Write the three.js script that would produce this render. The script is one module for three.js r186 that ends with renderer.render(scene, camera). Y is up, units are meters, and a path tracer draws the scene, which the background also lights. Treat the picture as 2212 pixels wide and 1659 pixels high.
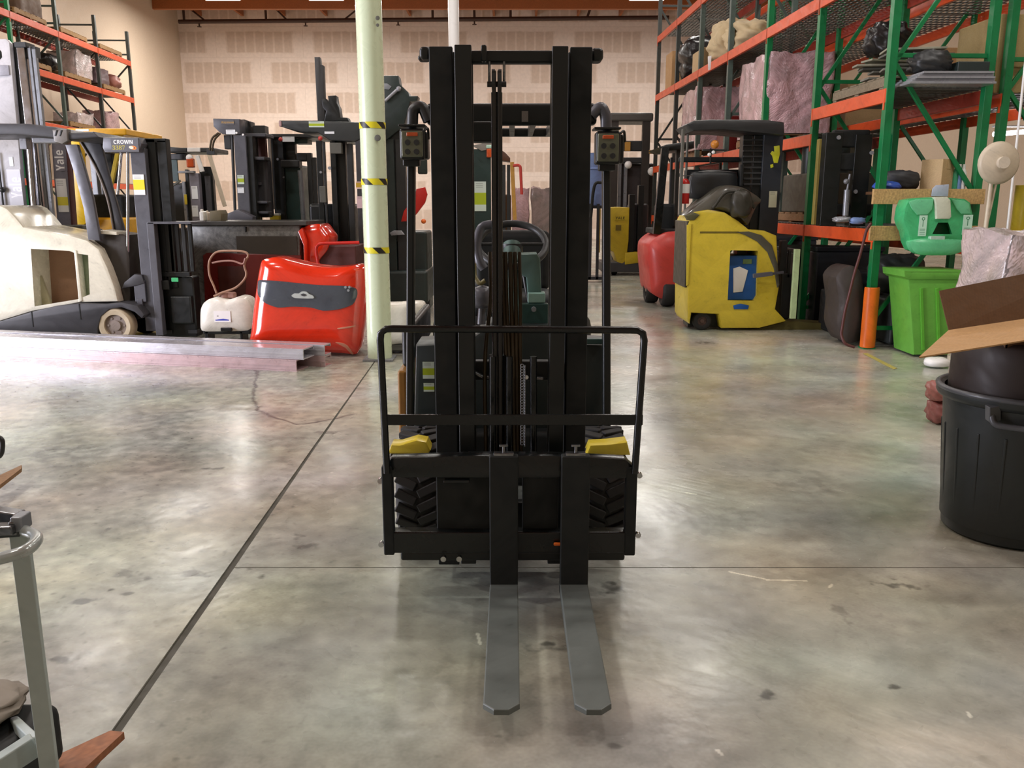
import * as THREE from 'three';
import { RoundedBoxGeometry } from 'three/addons/geometries/RoundedBoxGeometry.js';
import { mergeGeometries, toCreasedNormals } from 'three/addons/utils/BufferGeometryUtils.js';
import { ImprovedNoise } from 'three/addons/math/ImprovedNoise.js';
import { RectAreaLightUniformsLib } from 'three/addons/lights/RectAreaLightUniformsLib.js';

// ------------------------------------------------------------------ camera, light, exposure
const FW = 2212, FH = 1659, F = 1840, PITCH = 11.94 * Math.PI / 180, EYE = 1.53;
const scene = new THREE.Scene();
const camera = new THREE.PerspectiveCamera(2 * Math.atan(FH / 2 / F) * 180 / Math.PI, FW / FH, 0.05, 200);
camera.position.set(0, EYE, 0);
camera.rotation.set(-PITCH, 0, 0);
scene.add(camera);
const renderer = new THREE.WebGLRenderer({ antialias: true });
renderer.toneMapping = THREE.LinearToneMapping;
renderer.toneMappingExposure = 2.1;
renderer.shadowMap.enabled = true;
RectAreaLightUniformsLib.init();
scene.background = new THREE.Color(0.75, 0.85, 1.0);
const LAMP_COLOR = 0xfdf8f1, LAMP_POWER = 34;           // ceiling lamps
const DOOR_COLOR = 0xf3f1ff, DOOR_POWER = 11;          // daylight through the roll-up door in the left wall
const YAW = 0.0431;                                     // the aisle runs a little to the left of the camera's heading
const CEIL = 9.5, WALLZ = -38;

// ------------------------------------------------------------------ helpers
let seed = 7;
const rnd = () => { seed = (seed * 1664525 + 1013904223) >>> 0; return seed / 4294967296; };
const rr = (a, b) => a + (b - a) * rnd();
const V = (x, y, z) => new THREE.Vector3(x, y, z);
const noise = new ImprovedNoise();
const fbm = (x, y, o = 4, z = 0) => { let s = 0, a = 0.5, f = 1; for (let i = 0; i < o; i++) { s += a * noise.noise(x * f, y * f, z + i * 7.3); a *= 0.5; f *= 2.03; } return s; };
const C0 = Math.cos(PITCH), S0 = Math.sin(PITCH);
// the point of the plane z = -D seen at a pixel of the 2212 x 1659 photograph (used to measure the place)
function W(px, py, D) {
  const u = (px - FW / 2) / F, v = (FH / 2 - py) / F, t = D / (C0 + v * S0);
  return V(u * t, EYE + t * (-S0 + v * C0), -D);
}
function floorAt(px, py, h = 0) {
  const u = (px - FW / 2) / F, v = (FH / 2 - py) / F, t = (EYE - h) / (S0 - v * C0);
  return V(u * t, h, -t * (C0 + v * S0));
}
const names = {};
const numbered = n => { const k = names[n] = (names[n] ?? -1) + 1; return k ? n + '_' + String(k).padStart(3, '0') : n; };
function tag(o, label, category, group) { o.userData.label = label; o.userData.category = category; if (group) o.userData.group = group; return o; }
function thing(name, label, category, p = [0, 0, 0], turn = 0, group) {
  const o = new THREE.Group(); o.name = numbered(name); scene.add(o);
  if (p.isVector3) o.position.copy(p); else o.position.set(...p);
  o.rotation.y = turn; tag(o, label, category, group);
  return o;
}
// uv in metres from the dominant axis of each face
function metricUV(g) {
  const p = g.attributes.position, n = g.attributes.normal, uv = new Float32Array(p.count * 2);
  for (let i = 0; i < p.count; i++) {
    const ax = Math.abs(n.getX(i)), ay = Math.abs(n.getY(i)), az = Math.abs(n.getZ(i));
    let a, b;
    if (ay >= ax && ay >= az) { a = p.getX(i); b = p.getZ(i); } else if (ax >= az) { a = p.getZ(i); b = p.getY(i); } else { a = p.getX(i); b = p.getY(i); }
    uv[2 * i] = a; uv[2 * i + 1] = b;
  }
  g.setAttribute('uv', new THREE.BufferAttribute(uv, 2));
}
function prep(list, keepUV) {
  const gs = (Array.isArray(list) ? list : [list]).flat(4).map(g => {
    const h = g.index ? g.toNonIndexed() : g;
    for (const k of Object.keys(h.attributes)) if (!['position', 'normal', 'uv'].includes(k)) h.deleteAttribute(k);
    if (!h.attributes.normal) h.computeVertexNormals();
    if (!keepUV || !h.attributes.uv) metricUV(h);
    h.morphAttributes = {};
    return h;
  });
  return gs.length > 1 ? mergeGeometries(gs) : gs[0];
}
// world = true: shapes are given in world coordinates and moved into the thing's own frame
let splitting = false;
const SPLIT = new Set(['guard_pillar', 'bolt', 'hose_tray', 'cab', 'mast_rail', 'lift_cylinder', 'headlight', 'frame_post', 'hose_guide', 'junction_box', 'operator_cab', 'mast_head', 'mast_foot', 'amber_marker', 'mast_bar', 'guard_bar', 'skirt_seam', 'control_box', 'paint_mark', 'cross_plate', 'rail', 'bracket', 'fork', 'cab_body']);
function part(name, list, m, parent, o = {}) {
  if (splitting && SPLIT.has(name) && Array.isArray(list) && list.length > 1) { let r; for (const g of list) r = part(name, g, m, parent, o); return r; }
  const g = prep(list, o.uv);
  if (!o.local && parent && parent !== scene) {
    parent.updateWorldMatrix(true, false);
    g.applyMatrix4(parent.matrixWorld.clone().invert());
  }
  const mesh = new THREE.Mesh(g, m);
  mesh.name = parent === scene || !parent ? numbered(name) : name;
  mesh.castShadow = mesh.receiveShadow = true;
  (parent || scene).add(mesh);
  if (o.label) mesh.userData.label = o.label;
  if (o.kind) mesh.userData.kind = o.kind;
  return mesh;
}
// a top-level thing that is one mesh, its origin at the foot of its bounding box
function solo(name, list, m, label, category, group, o = {}) {
  const g = prep(list, o.uv); g.computeBoundingBox();
  const c = g.boundingBox.getCenter(V(0, 0, 0)); c.y = g.boundingBox.min.y;
  g.translate(-c.x, -c.y, -c.z);
  const mesh = new THREE.Mesh(g, m); mesh.position.copy(c); mesh.name = numbered(name);
  mesh.castShadow = mesh.receiveShadow = true; scene.add(mesh);
  return tag(mesh, label, category, group);
}
function struct(name, list, m) { const s = part(name, list, m, scene); s.userData.kind = 'structure'; return s; }
function structGroup(name) { const g = new THREE.Group(); g.name = numbered(name); g.userData.kind = 'structure'; scene.add(g); return g; }

// ---- shapes (all return geometries)
const bx = (w, h, d, x, y, z, r = 0) => {
  r = Math.min(r, w / 2.01, h / 2.01, d / 2.01);
  const g = r > 0 ? new RoundedBoxGeometry(w, h, d, 2, r) : new THREE.BoxGeometry(w, h, d);
  return g.translate(x, y, z);
};
// box whose front face stands at z = -D and spans a rectangle of the photograph, depth going back
function PB(x0, y0, x1, y1, D, depth = 0.1, r = 0.006) {
  const ym = (y0 + y1) / 2, xm = (x0 + x1) / 2;
  const a = W(x0, ym, D), b = W(x1, ym, D), t = W(xm, y0, D), s = W(xm, y1, D);
  return bx(b.x - a.x, t.y - s.y, depth, (a.x + b.x) / 2, (t.y + s.y) / 2, -D - depth / 2, r);
}
// upright from a top pixel row down to a height
function VB(x0, x1, yt, D, depth, yb = 0, r = 0.006) {
  const a = W(x0, yt, D), b = W(x1, yt, D);
  return bx(b.x - a.x, a.y - yb, depth, (a.x + b.x) / 2, (a.y + yb) / 2, -D - depth / 2, r);
}
// extruded outline at z = -D
function shapeOf(pts, D, holes = []) {
  const cv = l => l.map(p => { const q = W(p[0], p[1], D); return new THREE.Vector2(q.x, q.y); });
  const s = new THREE.Shape(cv(pts));
  for (const h of holes) s.holes.push(new THREE.Path(cv(h)));
  return s;
}
function smoothPts(pts, n = 4) {
  const c = new THREE.CatmullRomCurve3(pts.map(p => V(p[0], p[1], 0)), true, 'catmullrom', 0.35);
  return c.getPoints(pts.length * n).slice(0, -1).map(p => [p.x, p.y]);
}
function EX(shape, D, depth, bevel = 0.01, seg = 2) {
  const g = new THREE.ExtrudeGeometry(shape, { depth: Math.max(depth - 2 * bevel, 0.002), bevelEnabled: bevel > 0, bevelThickness: bevel, bevelSize: bevel, bevelOffset: -bevel, bevelSegments: seg, curveSegments: 8 });
  return toCreasedNormals(g.translate(0, 0, -D - depth + bevel), 0.6);
}
const PP = (pts, D, depth, bevel = 0.01, holes = []) => EX(shapeOf(pts, D, holes), D, depth, bevel);
const up = V(0, 1, 0);
function rod(a, b, r, n = 12, r2) {
  const d = b.clone().sub(a), L = d.length();
  const g = new THREE.CylinderGeometry(r2 ?? r, r, L, n);
  g.applyQuaternion(new THREE.Quaternion().setFromUnitVectors(up, d.normalize()));
  return g.translate((a.x + b.x) / 2, (a.y + b.y) / 2, (a.z + b.z) / 2);
}
function bar(a, b, w, d, ref = V(0, 0, 1), r = 0.004) {       // rectangular bar: w across, d along ref
  const y = b.clone().sub(a), L = y.length(); y.normalize();
  const x = y.clone().cross(ref).normalize(), z = x.clone().cross(y);
  const g = new RoundedBoxGeometry(w, L, d, 1, Math.min(r, w / 2.1, d / 2.1));
  const m = new THREE.Matrix4().makeBasis(x, y, z).setPosition((a.x + b.x) / 2, (a.y + b.y) / 2, (a.z + b.z) / 2);
  return g.applyMatrix4(m);
}
const tube = (pts, r, n = 40, k = 8, tension = 0.5) => new THREE.TubeGeometry(new THREE.CatmullRomCurve3(pts, false, 'catmullrom', tension), n, r, k);
function cornered(pts, rad) {         // path with rounded corners
  const out = [pts[0]];
  for (let i = 1; i < pts.length - 1; i++) {
    const p = pts[i], a = pts[i - 1].clone().sub(p), b = pts[i + 1].clone().sub(p);
    const r = Math.min(rad, a.length() / 2.1, b.length() / 2.1); a.setLength(r); b.setLength(r);
    for (let k = 0; k <= 6; k++) { const t = k / 6; out.push(p.clone().addScaledVector(a, (1 - t) * (1 - t)).addScaledVector(b, t * t)); }
  }
  out.push(pts[pts.length - 1]);
  return out;
}
function pipe(pts, rad, r, k = 10) {
  const P = cornered(pts, rad), cp = new THREE.CurvePath();
  for (let i = 0; i < P.length - 1; i++) cp.add(new THREE.LineCurve3(P[i], P[i + 1]));
  return new THREE.TubeGeometry(cp, P.length * 5, r, k);
}
const ball = (x, y, z, r, n = 14) => new THREE.SphereGeometry(r, n, n * 0.7 | 0).translate(x, y, z);
function disc(c, r, w, axis, n = 28) {
  const g = new THREE.CylinderGeometry(r, r, w, n);
  if (axis === 'x') g.rotateZ(Math.PI / 2); else if (axis === 'z') g.rotateX(Math.PI / 2);
  return g.translate(c.x, c.y, c.z);
}
function tyreShape(c, R, w, axis, inner = 0.55, n = 40) {
  const q = 0.16 * R, pts = [[R * inner, -w / 2 + q * .3], [R * 0.86, -w / 2], [R - q * .3, -w / 2 + q * .35], [R, -w / 2 + q], [R, w / 2 - q], [R - q * .3, w / 2 - q * .35], [R * 0.86, w / 2], [R * inner, w / 2 - q * .3], [R * inner, -w / 2 + q * .3]];
  const g = new THREE.LatheGeometry(pts.map(p => new THREE.Vector2(p[0], p[1])), n);
  if (axis === 'x') g.rotateZ(Math.PI / 2); else g.rotateX(Math.PI / 2);
  return toCreasedNormals(g.translate(c.x, c.y, c.z), 0.7);
}
function hubShape(c, R, w, axis) {
  const g = [disc(c, R, w * 0.6, axis), disc(c, R * 0.42, w * 0.95, axis)];
  for (let k = 0; k < 6; k++) {
    const a = k * Math.PI / 3, e = c.clone();
    if (axis === 'x') { e.y += Math.sin(a) * R * .68; e.z += Math.cos(a) * R * .68; } else { e.y += Math.sin(a) * R * .68; e.x += Math.cos(a) * R * .68; }
    g.push(disc(e, R * 0.1, w * 0.72, axis, 8));
  }
  return g;
}
// a lump: an ellipsoid or box pushed about by noise (bags, wrapped loads)
function lump(c, sx, sy, sz, amp = 0.1, fr = 3, box = 0.5, n = 36, key = 0) {
  const g = new THREE.SphereGeometry(1, n, n * 0.7 | 0), p = g.attributes.position;
  for (let i = 0; i < p.count; i++) {
    let x = p.getX(i), y = p.getY(i), z = p.getZ(i);
    const m = Math.max(Math.abs(x), Math.abs(y), Math.abs(z)), k = (1 - box) + box / m;
    const d = 1 + amp * (fbm(x * fr + key, y * fr, 4, z * fr + key) * 1.6);
    p.setXYZ(i, c.x + x * k * d * sx, Math.max(c.y + y * k * d * sy, c.y - sy), c.z + z * k * d * sz);
  }
  g.computeVertexNormals();
  return g;
}
// box with creased film folds
function wrapBox(c, w, h, d, amp = 0.03, fr = 6, key = 0, n = 30) {
  const g = new THREE.BoxGeometry(1, 1, 1, n, n, n), p = g.attributes.position;
  for (let i = 0; i < p.count; i++) {
    const x = p.getX(i), y = p.getY(i), z = p.getZ(i);
    const X = x * w, Y = y * h, Z = z * d, e = fbm(X * fr + key, Y * fr * 0.6, 4, Z * fr + key), e2 = Math.abs(noise.noise(X * fr * 0.5 + key, Y * fr * 0.25, Z * fr * 0.5 + 9));
    const k = 1 + (e * amp * 2 - e2 * amp) / Math.min(w, d);
    const cr = 1 - 0.05 * Math.pow(2 * Math.max(Math.min(Math.abs(x), Math.abs(z)), 0), 8);
    p.setXYZ(i, c.x + X * k * cr, c.y + Y + (y > 0 ? e * amp * 2.2 : 0), c.z + Z * k * cr);
  }
  return toCreasedNormals(g.toNonIndexed(), 0.9);
}

// ------------------------------------------------------------------ textures and materials
function tex(w, h, fn, srgb = true, rep) {
  const d = new Uint8Array(w * h * 4);
  for (let j = 0; j < h; j++) for (let i = 0; i < w; i++) {
    const c = fn(i / w, j / h, i, j), k = (j * w + i) * 4;
    d[k] = Math.max(0, Math.min(255, c[0])); d[k + 1] = Math.max(0, Math.min(255, c[1])); d[k + 2] = Math.max(0, Math.min(255, c[2])); d[k + 3] = 255;
  }
  const t = new THREE.DataTexture(d, w, h, THREE.RGBAFormat);
  t.wrapS = t.wrapT = THREE.RepeatWrapping; t.magFilter = THREE.LinearFilter; t.minFilter = THREE.LinearMipmapLinearFilter; t.generateMipmaps = true;
  if (srgb) t.colorSpace = THREE.SRGBColorSpace;
  if (rep) t.repeat.set(rep, rep);
  t.needsUpdate = true;
  return t;
}
// tileable noise
const tn = (u, v, f, o, k = 0) => {
  const A = u * Math.PI * 2, B = v * Math.PI * 2, r = f / 6.283;
  return fbm(Math.cos(A) * r + k, Math.sin(A) * r + Math.cos(B) * r * 1.3, o, Math.sin(B) * r * 1.3 + k);
};
const grimeMap = tex(384, 384, (u, v) => { const a = tn(u, v, 9, 5), b = tn(u, v, 40, 3, 5); const s = 238 + a * 20 + b * 12; const dk = Math.max(0, a * b * 6 - 0.2) * 24; return [s - dk, s - dk, s - dk]; }, true, 0.9);
const wearMap = tex(384, 384, (u, v) => { const a = tn(u, v, 14, 5, 3), b = tn(u, v, 60, 3, 1); const s = 205 + a * 90 + b * 50; return [s, s, s]; }, true, 1.3);
const roughMap = tex(256, 256, (u, v) => { const s = 205 + tn(u, v, 10, 4, 8) * 110; return [s, s, s]; }, false, 1.1);
const woodMap = tex(256, 512, (u, v) => { const g = tn(u, v, 30, 3, 2) * 1.0 + Math.sin((u * 22 + tn(u, v, 4, 3) * 3) * 6.28) * 0.16; const s = 215 + g * 50; return [s, s * 0.97, s * 0.93]; }, true, 1.6);
const paperMap = tex(256, 256, (u, v) => { const s = 232 + tn(u, v, 60, 3) * 26 + Math.sin(u * 6.28 * 60) * 3; return [s, s * 0.99, s * 0.97]; }, true, 1.5);
const filmMap = tex(512, 512, (u, v) => { const a = Math.abs(tn(u, v, 16, 4, 4)), b = tn(u, v, 6, 3, 11); const s = 220 + b * 70 + (0.12 - Math.min(a, 0.24)) * 60; return [s, s * (0.97 - b * 0.06), s * (0.97 - b * 0.04)]; }, true, 0.6);
const filmBump = tex(512, 512, (u, v) => { const a = 1 - Math.abs(tn(u, v, 14, 4, 6)) * 3, b = 1 - Math.abs(tn(u, v, 34, 3, 15)) * 2.4, s = 60 + a * 90 + b * 70; return [s, s, s]; }, false, 0.8);
const S = (r, g, b) => new THREE.Color().setRGB(r / 255, g / 255, b / 255, THREE.SRGBColorSpace);
const M = (r, g, b, rough = 0.6, metal = 0, o = {}) => new THREE.MeshPhysicalMaterial({ color: S(r, g, b), roughness: rough, metalness: metal, map: grimeMap, roughnessMap: roughMap, ...o });
const mat = {
  black: M(15, 20, 20, 0.5), blackGloss: M(12, 16, 17, 0.34), blackMat: M(17, 22, 22, 0.85), dark: M(48, 50, 51, 0.55), darkBlue: M(42, 47, 54, 0.5),
  hose: M(34, 31, 27, 0.6), rubber: M(38, 37, 36, 0.85), fork: M(102, 108, 104, 0.6, 0.15), steel: M(150, 152, 155, 0.3, 0.85, { map: wearMap }),
  chrome: M(205, 205, 208, 0.16, 1), steelPaint: M(146, 150, 156, 0.4, 0.3), greyTruck: M(98, 99, 106, 0.45, 0.15), greyLight: M(160, 162, 168, 0.4, 0.2),
  charcoal: M(66, 66, 70, 0.55), teal: M(40, 72, 68, 0.5), dkGreen: M(42, 54, 52, 0.5), cream: M(248, 244, 224, 0.32, 0, { clearcoat: 0.5, clearcoatRoughness: 0.2 }),
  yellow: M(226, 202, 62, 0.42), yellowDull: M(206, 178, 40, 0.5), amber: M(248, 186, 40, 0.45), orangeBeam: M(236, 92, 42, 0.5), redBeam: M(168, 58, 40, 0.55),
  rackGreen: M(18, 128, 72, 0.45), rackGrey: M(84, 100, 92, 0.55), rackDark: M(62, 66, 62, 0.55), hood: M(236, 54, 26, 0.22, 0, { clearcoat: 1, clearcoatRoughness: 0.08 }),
  red: M(206, 42, 34, 0.4), redDark: M(112, 28, 24, 0.4), redSoft: M(205, 70, 62, 0.5), orange: M(250, 120, 34, 0.45), orangeLamp: M(214, 90, 40, 0.3), white: M(240, 240, 238, 0.4, 0, { map: null }), whitePaint: M(214, 228, 196, 0.35, 0, { clearcoat: 0.3, map: null }),
  tank: M(244, 242, 230, 0.35), lime: M(108, 182, 70, 0.5), mint: M(78, 198, 128, 0.38), mintPale: M(196, 232, 212, 0.4), blue: M(30, 92, 170, 0.45), sky: M(126, 152, 206, 0.6),
  wood: M(226, 192, 134, 0.75, 0, { map: woodMap }), woodOrange: M(176, 116, 78, 0.7, 0, { map: woodMap }), pallet: M(158, 124, 88, 0.85, 0, { map: woodMap }), card: M(200, 158, 108, 0.85, 0, { map: paperMap }),
  cardDark: M(104, 72, 44, 0.9, 0, { map: paperMap }), cardLight: M(212, 184, 140, 0.85, 0, { map: paperMap }), mesh: M(120, 120, 116, 0.5, 0.6), can: M(40, 44, 44, 0.5), canRim: M(82, 84, 88, 0.45),
  film: M(218, 184, 188, 0.25, 0, { map: filmMap, bumpMap: filmBump, bumpScale: 0.014, clearcoat: 0.6, clearcoatRoughness: 0.25 }), filmWhite: M(232, 222, 222, 0.22, 0, { map: filmMap, bumpMap: filmBump, bumpScale: 0.014, clearcoat: 0.7, clearcoatRoughness: 0.2 }), filmGrey: M(170, 156, 152, 0.3, 0, { map: filmMap, clearcoat: 0.4 }),
  bag: M(28, 26, 27, 0.4), cloth: M(222, 200, 158, 0.9), greyCloth: M(98, 98, 90, 0.8), paleGreen: M(212, 238, 178, 0.5), pipe: M(72, 46, 34, 0.7), maroon: M(88, 50, 48, 0.6), ivory: M(222, 208, 184, 0.5), cord: M(92, 46, 44, 0.6),
  cartGrey: M(128, 138, 134, 0.5, 0.1), lens: M(112, 116, 96, 0.25), gold: M(200, 158, 70, 0.5), brownHose: M(70, 58, 36, 0.6), creamTyre: M(206, 190, 160, 0.8), hub: M(150, 136, 126, 0.6), yellowGreen: M(214, 218, 50, 0.5),
};
function canvasMat(w, h, draw, o = {}) {
  const c = document.createElement('canvas'); c.width = w; c.height = h;
  const x = c.getContext('2d'); draw(x, w, h);
  const t = new THREE.CanvasTexture(c); t.colorSpace = THREE.SRGBColorSpace;
  return new THREE.MeshPhysicalMaterial({ map: t, roughness: 0.45, ...o });
}
// a printed plate standing at z = -D in front of a face
function plate(name, x0, y0, x1, y1, D, m, parent, o = {}) {
  const ym = (y0 + y1) / 2, xm = (x0 + x1) / 2, a = W(x0, ym, D), b = W(x1, ym, D), t = W(xm, y0, D), s = W(xm, y1, D);
  const g = new THREE.BoxGeometry(b.x - a.x, t.y - s.y, 0.006).translate((a.x + b.x) / 2, (t.y + s.y) / 2, -D - 0.003);
  return part(name, g, m, parent, { uv: true, ...o });
}
const sticker = (bands, lines = true) => canvasMat(64, 128, (x, w, h) => {
  let y = 0; for (const [f, c] of bands) { x.fillStyle = c; x.fillRect(0, y * h, w, f * h + 1); y += f; }
  if (lines) { x.fillStyle = 'rgba(60,60,60,0.35)'; for (let k = 0; k < 3; k++) x.fillRect(8, h * (0.06 + k * 0.06), w * 0.6, 3); }
});
const stickerYellow = sticker([[0.25, '#f4f4f4'], [0.5, '#f2de28'], [0.25, '#f6f6f6']]);
const stickerLime = sticker([[0.38, '#c9d8cd'], [0.4, '#a9bd22'], [0.22, '#cfe0d2']]);
const stickerWhite = sticker([[1, '#e9eef2']]);
const stickerTwo = sticker([[0.55, '#f4f4f2'], [0.25, '#efe24a'], [0.2, '#f7f7f2']]);

// ------------------------------------------------------------------ the setting
const STAINS = [[415, 1235, 34, 12, .45], [181, 1297, 22, 7, .6], [130, 1424, 26, 10, .45], [275, 1237, 30, 12, .3], [458, 1013, 26, 4, .5], [425, 1100, 18, 14, .3], [1188, 1400, 60, 14, .35], [1650, 1505, 20, 12, .5], [1940, 1262, 50, 10, .45], [1935, 1484, 14, 6, .5], [1310, 1270, 40, 12, .5],
  [95, 985, 60, 12, .25], [150, 968, 80, 8, .2], [660, 1180, 26, 8, .3], [565, 1245, 12, 5, .5], [520, 1228, 40, 3, .5], [1525, 740, 26, 4, .35], [1810, 1320, 14, 30, .25], [1190, 1392, 20, 8, .35], [235, 1275, 8, 4, .6], [275, 1281, 14, 4, .5], [313, 1252, 12, 6, .4], [640, 1165, 16, 10, .3], [1060, 1590, 20, 6, .3], [1330, 1610, 16, 8, .35], [700, 935, 30, 5, .35], [1740, 1040, 90, 30, .12], [1500, 1120, 160, 40, .12], [300, 1125, 200, 60, .08], [1000, 1480, 200, 60, .1], [1750, 1250, 200, 20, .1]].map(([x, y, w, h, a]) => {
    const c = floorAt(x, y), e = floorAt(x + w, y), f = floorAt(x, y - h), g = floorAt(x, Math.min(y + h, 1900));
    return [c.x, c.z, e.x - c.x, Math.abs(g.z - f.z) / 2, a];
  });
const CRACK = [[553, 800], [552, 830], [546, 850], [556, 885], [600, 905], [640, 915], [690, 912], [725, 905], [760, 895]].map(p => floorAt(...p));
const SCRATCH = [[1575, 1235, 1650, 1250], [1655, 1252, 1740, 1254], [1795, 1262, 1790, 1268], [1548, 1620, 1556, 1628], [2088, 1538, 2094, 1548], [1030, 1368, 1036, 1390], [1480, 1064, 1502, 1067]].map(q => [floorAt(q[0], q[1]), floorAt(q[2], q[3])]);
function segDist(x, z, a, b) { const dx = b.x - a.x, dz = b.z - a.z, t = Math.max(0, Math.min(1, ((x - a.x) * dx + (z - a.z) * dz) / (dx * dx + dz * dz))); return Math.hypot(x - a.x - t * dx, z - a.z - t * dz); }
function concrete(x, z, fine) {
  const a = fbm(x * 0.5 + 3, z * 0.5, 4), b = fbm(x * 2.2, z * 2.2 + 9, 4, 2), c = fine ? fbm(x * 11, z * 11, 3, 5) : 0, lf = Math.max(0, Math.min(1, (-x - 0.3) / 1.6));
  let k = 0.97 + a * 0.36 + b * 0.30 + c * (0.16 + 0.2 * lf);
  if (fine) {
    const pit = fbm(x * 26, z * 26, 2, 8); if (pit > 0.2) k -= (pit - 0.2) * (0.3 + lf * 0.7);
    k += noise.noise(x * 90, z * 90, 3) * 0.05;
    for (const s of STAINS) { const dx = (x - s[0]) / s[2], dz = (z - s[1]) / s[3]; const q = dx * dx + dz * dz; if (q < 3) { const e = Math.sqrt(q) + fbm(x * 16, z * 16, 4, 3) * 2.2; if (e < 0.9) k *= 1 - s[4] * 0.75 * Math.min(1, (0.9 - e) * 1.6); } }
    if (x < 0 && z < -4.5) for (let i = 0; i < CRACK.length - 1; i++) { const d = segDist(x + fbm(x * 5, z * 5, 3) * .06, z + fbm(z * 4, x * 4, 3) * .08, CRACK[i], CRACK[i + 1]); if (d < 0.02) k *= 0.6 + 0.4 * d / 0.02; }
    for (const s of SCRATCH) { const d = segDist(x, z, s[0], s[1]); if (d < 0.006) k *= 1.35; }
  }
  const g = fbm(x * 0.8, z * 0.8, 3, 20), warm = fbm(x * 1.4 + 7, z * 1.4, 3, 30);
  return [163 * k * (1 + g * 0.10 + warm * .06), 162.5 * k * (1 - g * 0.03), 150 * k * (1 + g * 0.02 - warm * .10)];
}
const nearTex = tex(2048, 2048, (u, v) => concrete(u < 0.5 ? u * 10 : u * 10 - 10, v < 0.9 ? (v - 1) * 10 : (v - 2) * 10, true), true, 0.1);
const farTex = tex(512, 512, (u, v) => concrete(u < 0.5 ? u * 40 : u * 40 - 40, (v - 1) * 40, false), true, 1 / 40);
const floorRough = tex(512, 512, (u, v) => { const s = 168 + tn(u, v, 8, 4, 13) * 90 + tn(u, v, 50, 2, 3) * 40; return [s, s, s]; }, false, 0.25);
const floorBump = tex(512, 512, (u, v) => { const s = 128 + tn(u, v, 30, 4, 17) * 110; return [s, s, s]; }, false, 0.5);
const floorNear = new THREE.MeshPhysicalMaterial({ map: nearTex, roughness: 0.4, roughnessMap: floorRough, bumpMap: floorBump, bumpScale: 0.002 });
const floorFar = new THREE.MeshPhysicalMaterial({ map: farTex, roughness: 0.4, roughnessMap: floorRough });
const jointMat = M(78, 76, 66, 0.9);
{
  const fl = structGroup('floor');
  part('joint_filler', bx(30, 0.2, 46, 0, -0.106, -17), jointMat, fl);
  const A1 = floorAt(250, 1580), A2 = floorAt(800, 795), at = z => A1.x + (A2.x - A1.x) * (z - A1.z) / (A2.z - A1.z);
  const zc = floorAt(1106, 1226).z, zs = -10.9, zb = -40, zf = 5;
  const slab = (pts, m) => {
    const s = new THREE.Shape(pts.map(p => new THREE.Vector2(p[0], -p[1])));
    const g = new THREE.ExtrudeGeometry(s, { depth: 0.1, bevelEnabled: false }).rotateX(-Math.PI / 2).translate(0, -0.1, 0);
    part('slab', g, m, fl);
  };
  const j = 0.017, k = 0.0035;
  slab([[-15, zf], [at(zf) - j, zf], [at(-5.2) - j * .8, -5.2], [at(zs) - k, zs], [-15, zs]], floorNear);
  slab([[at(zf) + j, zf], [15, zf], [15, zc + k], [at(zc) + j, zc + k]], floorNear);
  slab([[at(zc) + j, zc - k], [15, zc - k], [15, zs], [at(zs) + k, zs], [at(-5.2) + j * .3, -5.2]], floorNear);
  slab([[-15, zs], [at(zs) - k, zs], [at(zb) - k, zb], [-15, zb]], floorFar);
  slab([[at(zs) + k, zs], [15, zs], [15, -15.2], [at(-15.2) + k, -15.2]], floorFar);
  slab([[at(-15.2) + k, -15.22], [15, -15.22], [15, zb], [at(zb) + k, zb]], floorFar);
}
// back wall: taped but unpainted drywall sheets, 12 ft long, hung in staggered rows
const tape = M(230, 214, 202, 0.9, 0, { map: paperMap });
const sheetTex = tex(512, 192, (u, v) => {
  const x = u * 3.66, y = v * 1.22, e = fbm(u * 9, v * 4, 3) * 0.05;
  const q = ((x - 0.43) / 0.4 % 1 + 1) % 1, sd = Math.min(q, 1 - q) * 0.4;
  let t = 0;
  t = Math.max(t, 1 - Math.min(1, Math.max(0, (Math.min(y, 1.22 - y) - 0.17 + e) / 0.05)), 1 - Math.min(1, Math.max(0, (Math.min(x, 3.66 - x) - 0.4 + e) / 0.05)));
  t = Math.max(t, (1 - Math.min(1, Math.max(0, (sd - 0.025) / 0.03))) * 0.6);
  const m = [236, 218, 206], p = [214, 192, 176], n = 1 + fbm(u * 30, v * 10, 3, 4) * 0.06;
  return m.map((q, i) => (q * t + p[i] * (1 - t)) * n);
});
const sheetMat = new THREE.MeshPhysicalMaterial({ map: sheetTex, roughness: 0.9 });
{
  const w = structGroup('wall_back');
  part('wall_core', bx(30, CEIL + 0.4, 0.3, 0, CEIL / 2, WALLZ - 0.17), tape, w);
  for (let r = 0; r < 9; r++) {
    const y0 = 7.57 + 1.22 - r * 1.22, off = r % 2 ? -8.79 : -10.62;
    for (let k = -2; k < 8; k++) {
      const x0 = Math.max(off + k * 3.66, -14.2), x1 = Math.min(off + (k + 1) * 3.66, 14), lo = Math.max(y0, 0), hi = Math.min(y0 + 1.22, CEIL);
      if (x1 - x0 < 0.1 || hi - lo < 0.05) continue;
      const g = new THREE.BoxGeometry(x1 - x0 - 0.003, hi - lo - 0.003, 0.015), uv = g.attributes.uv, ph = off + k * 3.66;
      for (let i = 0; i < uv.count; i++) uv.setXY(i, (x0 - ph + uv.getX(i) * (x1 - x0)) / 3.66, (lo - y0 + uv.getY(i) * (hi - lo)) / 1.22);
      part('drywall_sheet', g.translate((x0 + x1) / 2, (lo + hi) / 2, WALLZ - 0.008), sheetMat, w, { uv: true });
    }
  }
}
const wallPaint = M(226, 206, 186, 0.9, 0, { map: paperMap });
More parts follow.
